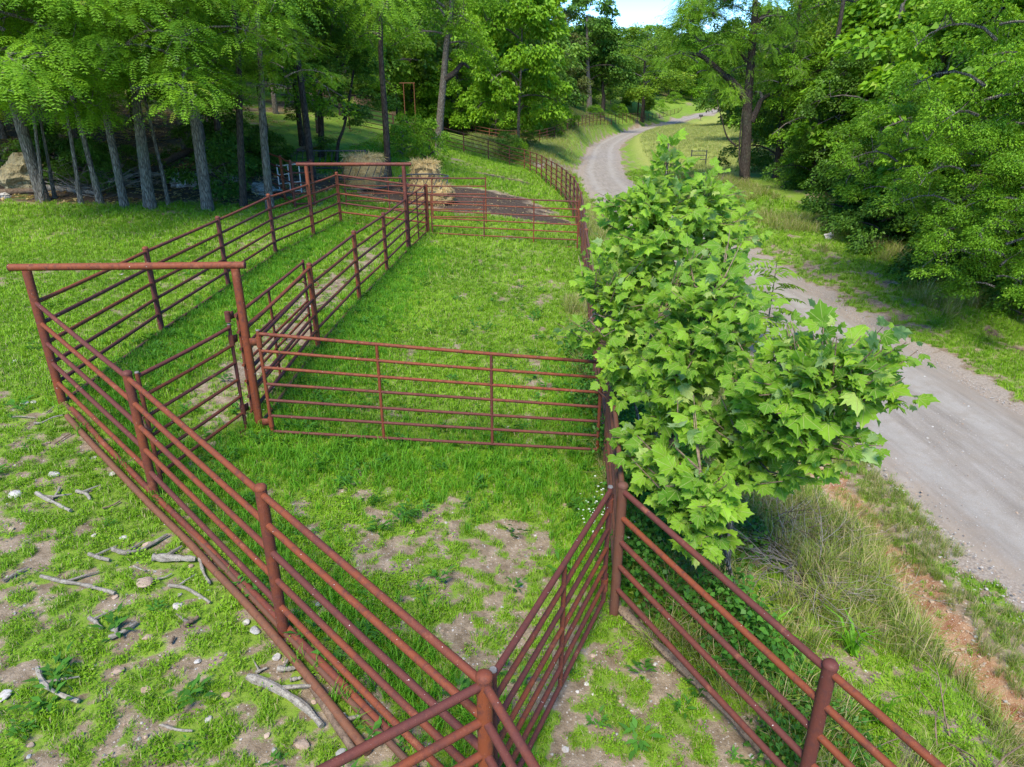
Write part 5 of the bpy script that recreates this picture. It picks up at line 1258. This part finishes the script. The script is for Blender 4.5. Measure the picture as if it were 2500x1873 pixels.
# dead brush: tangled bare grey twigs on the bank
def brush(name, x, y, n, spread, h, label, seed, mat='deadwood', dirs=None, r=.008):
    rng = np.random.default_rng(seed); z = gz(x, y); mb = MB()
    for i in range(n):
        a = rng.uniform(0, 6.28) if dirs is None else rng.normal(dirs, .5); L = spread * rng.uniform(.5, 1.1); p = np.array([rng.normal(0, .15), rng.normal(0, .15), 0.02]); pts = [tuple(p)]; el = rng.uniform(.05, .6)
        for s in range(5):
            p = p + np.array([math.cos(a) * math.cos(el), math.sin(a) * math.cos(el), math.sin(el) * h]) * L / 5; pts.append(tuple(p)); a += rng.normal(0, .22); el += rng.normal(-.06, .15)
        mb.tube(pts, [r * (1 - .85 * s / 5) for s in range(6)], 4, False)
        for s in (2, 3, 4):
            q = np.array(pts[s]); b = a + rng.choice((-1, 1)) * rng.uniform(.4, 1); l2 = L * .35 * rng.random() + .08
            mb.tube([tuple(q), tuple(q + np.array([math.cos(b), math.sin(b), .3]) * l2 * .5), tuple(q + np.array([math.cos(b + .2), math.sin(b + .2), .35]) * l2)], [r * .5, r * .35, r * .15], 3, False)
    return obj(name, mb.mesh(name, M[mat]), None, (x, y, z), label=label, cat='brush', kind=None)
hb = hit(1950, 1400); brush('dead_brush', hb[0], hb[1], 90, 1.35, .95, 'tangle of bare grey twigs sprawling over the bank below the sycamore', 2)
hb = hit(1880, 1300); brush('dead_brush', hb[0], hb[1], 40, 1.1, 1.3, 'upright dead grey twigs under the sycamore edge', 4, 'brownwood')
hb = hit(2330, 1830); brush('dead_brush', hb[0], hb[1], 7, .9, 1.6, 'dark bare twigs standing up at the bottom right corner', 5, 'brownwood', None, .009)
hb = hit(1640, 1330); brush('dead_brush', hb[0], hb[1], 14, .9, .8, 'long pale dry stems leaning through the front right fence', 6, 'deadwood')
for i, (px, py) in enumerate(((280, 460), (205, 475), (160, 455), (590, 470), (100, 430))):
    hb = hit(px, py); brush('dead_brush', hb[0], hb[1], 10, 1.8, 1.5, ('bare pale stems leaning beside the leaning grey walnut', 'bare twigs between the pale trunk and dark trunk', 'tangle of twigs behind the grey log', 'thin bare stems at the straight dark trunk', 'twigs above the yellow boulder')[i], 10 + i, 'deadwood', None, .02)
for i in range(4):
    x, y = random.uniform(-24, -11), random.uniform(25, 30)
    brush('dead_brush', x, y, 22, 2.2, .7, ('first', 'second', 'third', 'fourth')[i] + ' heap of fallen grey branches on the dark floor of the left wood', 30 + i, 'deadwood', None, .03)['group'] = 'branch heaps on the floor of the left wood'

# ------------------------------------------------------------------ grasses, weeds, pebbles: instanced tufts
def tuft(name, nb, h, spread, w, mat, seed, bend=.5, segs=2):
    rng = np.random.default_rng(seed); V, F, T = [], [], []
    for i in range(nb):
        a = rng.uniform(0, 6.28); b0 = np.array([math.cos(a), math.sin(a), 0]) * spread * rng.random(); a2 = rng.uniform(0, 6.28); d = np.array([math.cos(a2), math.sin(a2), 0]); s = np.array([-d[1], d[0], 0]) * w / 2
        hh = h * rng.uniform(.5, 1.15); bd = bend * rng.uniform(.3, 1.3); n = len(V); t = rng.random()
        p1 = b0 + d * hh * bd * .3 + np.array([0, 0, hh * .6]); p2 = b0 + d * hh * bd + np.array([0, 0, hh * (1 - .35 * bd)])
        V += [b0 - s, b0 + s, p1 - s * .8, p1 + s * .8, p2]; F += [(n, n + 1, n + 3, n + 2), (n + 2, n + 3, n + 4)]; T += [t] * 5
    return mk_mesh(name, V, F, mat, False, T)
def weed(name, nl, L, W, mat, seed, h=.1):
    rng = np.random.default_rng(seed); a = rng.uniform(0, 6.28, nl); zz = rng.uniform(0.01, h, nl)
    P = np.stack([np.cos(a) * .03, np.sin(a) * .03, zz], -1) + rng.normal(0, .03, (nl, 3)) * np.array([1, 1, .2]); D = np.stack([np.cos(a), np.sin(a), .35 + 0 * a], -1)
    V, F = leaves(P, D, np.tile([0, 0, 1.0], (nl, 1)), rng.uniform(.6, 1.2, nl) * L, rng.uniform(.7, 1.2, nl) * W); return mk_mesh(name, V, F, mat, False, np.repeat(rng.uniform(.2, .9, nl), 4))
def scatter(name, pts, scl, meshes, label, tilt=.15):
    """points carry scale and rotation; geometry nodes instance one of the tuft meshes on each"""
    pts = np.asarray(pts, np.float32); n = len(pts)
    me = bpy.data.meshes.new(name); me.vertices.add(n); me.vertices.foreach_set('co', pts.ravel())
    me.attributes.new('scl', 'FLOAT', 'POINT').data.foreach_set('value', np.asarray(scl, np.float32))
    rot = np.stack([RNG.normal(0, tilt, n), RNG.normal(0, tilt, n), RNG.uniform(0, 6.28, n)], -1).astype(np.float32)
    me.attributes.new('rot', 'FLOAT_VECTOR', 'POINT').data.foreach_set('vector', rot.ravel())
    me.attributes.new('pick', 'INT', 'POINT').data.foreach_set('value', RNG.integers(0, len(meshes), n).astype(np.int32))
    o = obj(name, me, label=label, kind='stuff')
    ng = bpy.data.node_groups.new(name, 'GeometryNodeTree')
    ng.interface.new_socket('Geometry', in_out='INPUT', socket_type='NodeSocketGeometry'); ng.interface.new_socket('Geometry', in_out='OUTPUT', socket_type='NodeSocketGeometry')
    N = ng.nodes; gi = N.new('NodeGroupInput'); go = N.new('NodeGroupOutput'); j = N.new('GeometryNodeJoinGeometry')
    def named(nm, t):
        a = N.new('GeometryNodeInputNamedAttribute'); a.data_type = t; a.inputs[0].default_value = nm; return a.outputs[0]
    for k, mm in enumerate(meshes):
        src = bpy.data.objects.new(mm.name, mm)
        oi = N.new('GeometryNodeObjectInfo'); oi.inputs[0].default_value = src; oi.inputs[1].default_value = True
        ip = N.new('GeometryNodeInstanceOnPoints'); ng.links.new(gi.outputs[0], ip.inputs['Points']); ng.links.new(oi.outputs['Geometry'], ip.inputs['Instance'])
        cmpn = N.new('FunctionNodeCompare'); cmpn.data_type = 'INT'; cmpn.operation = 'EQUAL'
        ng.links.new(named('pick', 'INT'), [s for s in cmpn.inputs if s.type == 'INT'][0]); [s for s in cmpn.inputs if s.type == 'INT'][1].default_value = k
        ng.links.new(cmpn.outputs[0], ip.inputs['Selection'])
        e2r = N.new('FunctionNodeEulerToRotation'); ng.links.new(named('rot', 'FLOAT_VECTOR'), e2r.inputs[0]); ng.links.new(e2r.outputs[0], ip.inputs['Rotation'])
        ng.links.new(named('scl', 'FLOAT'), ip.inputs['Scale']); ng.links.new(ip.outputs[0], j.inputs[0])
    ng.links.new(j.outputs[0], go.inputs[0])
    md = o.modifiers.new('instances', 'NODES'); md.node_group = ng
    return o
short = [tuft('grass_tuft', 13, .062, .055, .0065, M['grass'], s, .8) for s in (1, 2, 3)]
lushm = [tuft('grass_tuft', 15, .17, .07, .008, M['lushgrass'], s, .7) for s in (4, 5)]
tallm = [tuft('grass_tuft', 20, .48, .09, .008, M['tallgrass'], s, .75) for s in (6, 7)]
meadm = [tuft('grass_tuft', 18, .32, .3, .018, M['meadowgrass'], s, .5) for s in (8, 9)]
clov = [weed('clover', 16, .022, .018, M['grass'], s, .05) for s in (1, 2)]
weedm = [weed('weed', 16, .10, .035, M['vine'], s, .12) for s in (3, 4)]
def cand(n, x0, x1, y0, y1, power=1.0):
    x = RNG.uniform(x0, x1, n); u = RNG.random(n); y = y0 + (y1 - y0) * u ** power
    return x, y
def inview(x, y, m=1.12):
    return np.abs(x) < (y * .925 + 2.6) * .76 * m + .5
def put(x, y): return np.stack([x, y, terrain(x, y)], -1)
CLEAR = [(o.location.x, o.location.y) for o in COL.objects if o.parent is None and o.get('category') == 'stone' and o.location.y < 20]
for o in COL.objects:
    if o.parent is None and o.get('category') in ('stick', 'pipe', 'pole') and o.location.y < 20:
        co = np.empty(len(o.data.vertices) * 3, np.float32); o.data.vertices.foreach_get('co', co); co = co.reshape(-1, 3)
        CLEAR += [(o.location.x + c[0], o.location.y + c[1]) for c in co[::5]]
CLEAR = np.array(CLEAR)
def clear(x, y, r=.06):
    k = np.ones(len(x), bool)
    for i in range(0, len(x), 4000):
        d = (x[i:i + 4000, None] - CLEAR[None, :, 0]) ** 2 + (y[i:i + 4000, None] - CLEAR[None, :, 1]) ** 2; k[i:i + 4000] = d.min(1) > r * r
    return k
# short pasture grass: dense near, thinner and larger tufts farther off
X, Y, SC = [], [], []
for (n, x0, x1, y0, y1, s) in ((85000, -10, 12, 1.6, 9, 1.0), (80000, -16, 13, 9, 17, 1.25), (60000, -24, 14, 17, 30, 1.7), (26000, -9, 15, 30, 60, 2.6)):
    x, y = cand(n, x0, x1, y0, y1); g, mud, lit, red, mea, lush, dust = masks(x, y)
    k = (RNG.random(n) < np.clip((g - .22) * 1.7, 0, 1) * (1 - .8 * mea)) & inview(x, y); k[k] = clear(x[k], y[k]); X.append(x[k]); Y.append(y[k]); SC.append(s * (.85 if s == 1.0 else 1) * RNG.uniform(.5, 1.25, k.sum()) * (.75 + .5 * g[k]))
X, Y, SC = map(np.concatenate, (X, Y, SC)); scatter('grass', put(X, Y), SC, short, 'short patchy pasture grass over the pens and lawn')
x, y = cand(52000, -10, 6, 3, 22.5); g, mud, lit, red, mea, lush, dust = masks(x, y); k = (RNG.random(len(x)) < lush * 1.0 * (g > .3)) & inview(x, y)
scatter('lush_grass', put(x[k], y[k]), RNG.uniform(.6, 1.2, k.sum()), lushm, 'longer bright grass growing along the fence lines')
x, y = cand(60000, -12, 4, 1.6, 20); g = masks(x, y)[0]; pn = fbm(x + 9, y, .8, 3); k = (RNG.random(len(x)) < .4 * (pn > .42) * (g > .45)) & inview(x, y); k[k] = clear(x[k], y[k])
scatter('clover', put(x[k], y[k]), RNG.uniform(.6, 1.4, k.sum()), clov, 'low clover and small weeds in the turf')
x, y = cand(2600, -9, 3, 1.8, 18); g, mud, lit, red, mea, lush, dust = masks(x, y); k = (RNG.random(len(x)) < .12 + .6 * lush) & inview(x, y)
scatter('weed', put(x[k], y[k]), RNG.uniform(.5, 1.3, k.sum()), weedm, 'broad-leaved weeds beside the fence posts')
# tall grass on the bank, the verges and the slope by the bend
X, Y, SC = [], [], []
x, y = cand(9500, 1.2, 4.7, -.5, 16); n = fbm(x, y, 1.3, 3); k = (n > .43) & (x > 1.25 + .0 * y) & ((y > 5) | (x > 1.6 + (5 - y) * .55)) & inview(x, y); X.append(x[k]); Y.append(y[k]); SC.append(RNG.uniform(.35, .95, k.sum()))
x, y = cand(5500, 4.9, 5.75, 0, 30); k = (fbm(x, y, 1.2, 3) > .38); X.append(x[k]); Y.append(y[k]); SC.append(RNG.uniform(.2, .45, k.sum()))
x, y = cand(9000, 9.6, 14.5, 8, 50); k = (fbm(x, y, .5, 3) > .47) & (x > 11.4); X.append(x[k]); Y.append(y[k]); SC.append(RNG.uniform(.4, 1.3, k.sum()))
x, y = cand(9000, 2.6, 6, 16, 58); k = (fbm(x, y, .6, 3) > .4) & (road_d(x, y)[0] > 2.5); X.append(x[k]); Y.append(y[k]); SC.append(RNG.uniform(.4, 1.0, k.sum()))
x, y = cand(20000, -4, 26, 58, 140); rd, rz, sg = road_d(x, y); k = (rd > 2.4) & (sg < 0) & (rd < 16); X.append(x[k]); Y.append(y[k]); SC.append(RNG.uniform(.7, 1.7, k.sum()) * np.clip((rd[k] - 1.6) / 3.5, .2, 1))
X, Y, SC = map(np.concatenate, (X, Y, SC)); scatter('tall_grass', put(X, Y), SC, tallm, 'tall mixed green and dry grass on the bank and verges', .2)
x, y = cand(26000, 8, 60, 44, 170, .8); rd, rz, sg = road_d(x, y); me_ = masks(x, y)[4]; k = (me_ > .5) & (rd > 4.5); scatter('meadow_grass', put(x[k], y[k]), RNG.uniform(.7, 1.3, k.sum()), meadm, 'pale yellow green hay meadow right of the road')
# yucca-like strap leaves by the pole
yuc = [tuft('strap_leaf_clump', 22, .42, .05, .028, M['lushgrass'], 40, .9)]
hp = [hit(*q) for q in ((1640, 1500), (1700, 1560), (1780, 1600), (1600, 1450), (1560, 1420), (1850, 1560), (1930, 1680), (2150, 1780), (2080, 1600))]
scatter('strap_leaf_plant', np.array(hp), RNG.uniform(.6, 1.1, len(hp)), yuc, 'clumps of broad strap leaves behind the front right fence')
# pebbles
pebm = [rock_mesh(70 + i, 1, k, .3, .6) for i, k in enumerate(('stonewhite', 'stonetan', 'stonegrey'))]
x, y = cand(60000, -9, 6, 1.6, 20, 1.2); g, mud, lit, red, mea, lush, dust = masks(x, y); k = (RNG.random(len(x)) < np.clip(.85 - g * 1.1, .01, 1) * .55) & inview(x, y)
scatter('pebbles', put(x[k], y[k]), np.exp(RNG.normal(-4.75, .5, k.sum())), pebm, 'small pale pebbles and gravel on the bare soil')
x, y = cand(42000, 5.4, 9.7, -1, 26); rd, rz, sg = road_d(x, y); k = (RNG.random(len(x)) < .12 + .5 * sst(1.2, 1.9, rd)) & (rd < 2.15)
scatter('road_gravel', np.stack([x[k], y[k], np.maximum(terrain(x[k], y[k]), rz[k] + .035 * (1 - (np.minimum(rd[k], 1.86) / 1.86) ** 2) - .03 * (rd[k] > .55) * (rd[k] < 1.1) - .02 * (rd[k] > 1.86))], -1), np.exp(RNG.normal(-4.75, .4, k.sum())), pebm, 'loose gravel on the road and its margins')
x, y = cand(20000, 3.6, 6, -.5, 16); red = masks(x, y)[3]; k = (RNG.random(len(x)) < red * .8); scatter('red_gravel', put(x[k], y[k]), np.exp(RNG.normal(-4.3, .5, k.sum())), [pebm[1]], 'reddish gravel washed out of the bank')
# dead leaves and twigs litter under the wood
litm = [weed('dead_leaf', 9, .12, .07, M['straw'], 50, .03)]
x, y = cand(9000, -26, -4, 22, 52); lit = masks(x, y)[2]; k = RNG.random(len(x)) < .15 + .5 * lit; scatter('leaf_litter', put(x[k], y[k]), RNG.uniform(.4, 1.1, k.sum()), litm, 'dry leaves and chips littering the slope under the trees')
x, y = cand(3500, -6.5, 3, 24, 42); mu = masks(x, y)[1]; k = RNG.random(len(x)) < np.where(mu > .2, .28, .02)
scatter('straw_litter', put(x[k], y[k]), RNG.uniform(.3, 1.5, k.sum()), [weed('straw_bits', 7, .12, .014, M['straw'], 51, .03)], 'loose straw trodden into the mud round the feeders')
# tiny white daisies by the right fence
fl = MB(); 
for i in range(5):
    a = i * 1.256; fl.add([(0, 0, .25), (math.cos(a) * .012, math.sin(a) * .012, .255), (math.cos(a + .6) * .012, math.sin(a + .6) * .012, .255)], [(0, 1, 2)])
flm = fl.mesh('daisy', M['flower'], False)
pts = []
for c, n, s in ((hit(1478, 1095), 60, .22), (hit(1470, 1300), 60, .25), (hit(1500, 1330), 50, .3), (hit(640, 1010), 18, .15)):
    for _ in range(n): qx, qy = c[0] + random.gauss(0, s * .5), c[1] + random.gauss(0, s); pts.append((qx, qy, gz(qx, qy) + random.uniform(-.1, .15)))
scatter('daisies', np.array(pts), RNG.uniform(.7, 1.4, len(pts)), [flm], 'sprinkle of tiny white wildflowers beside the fence')
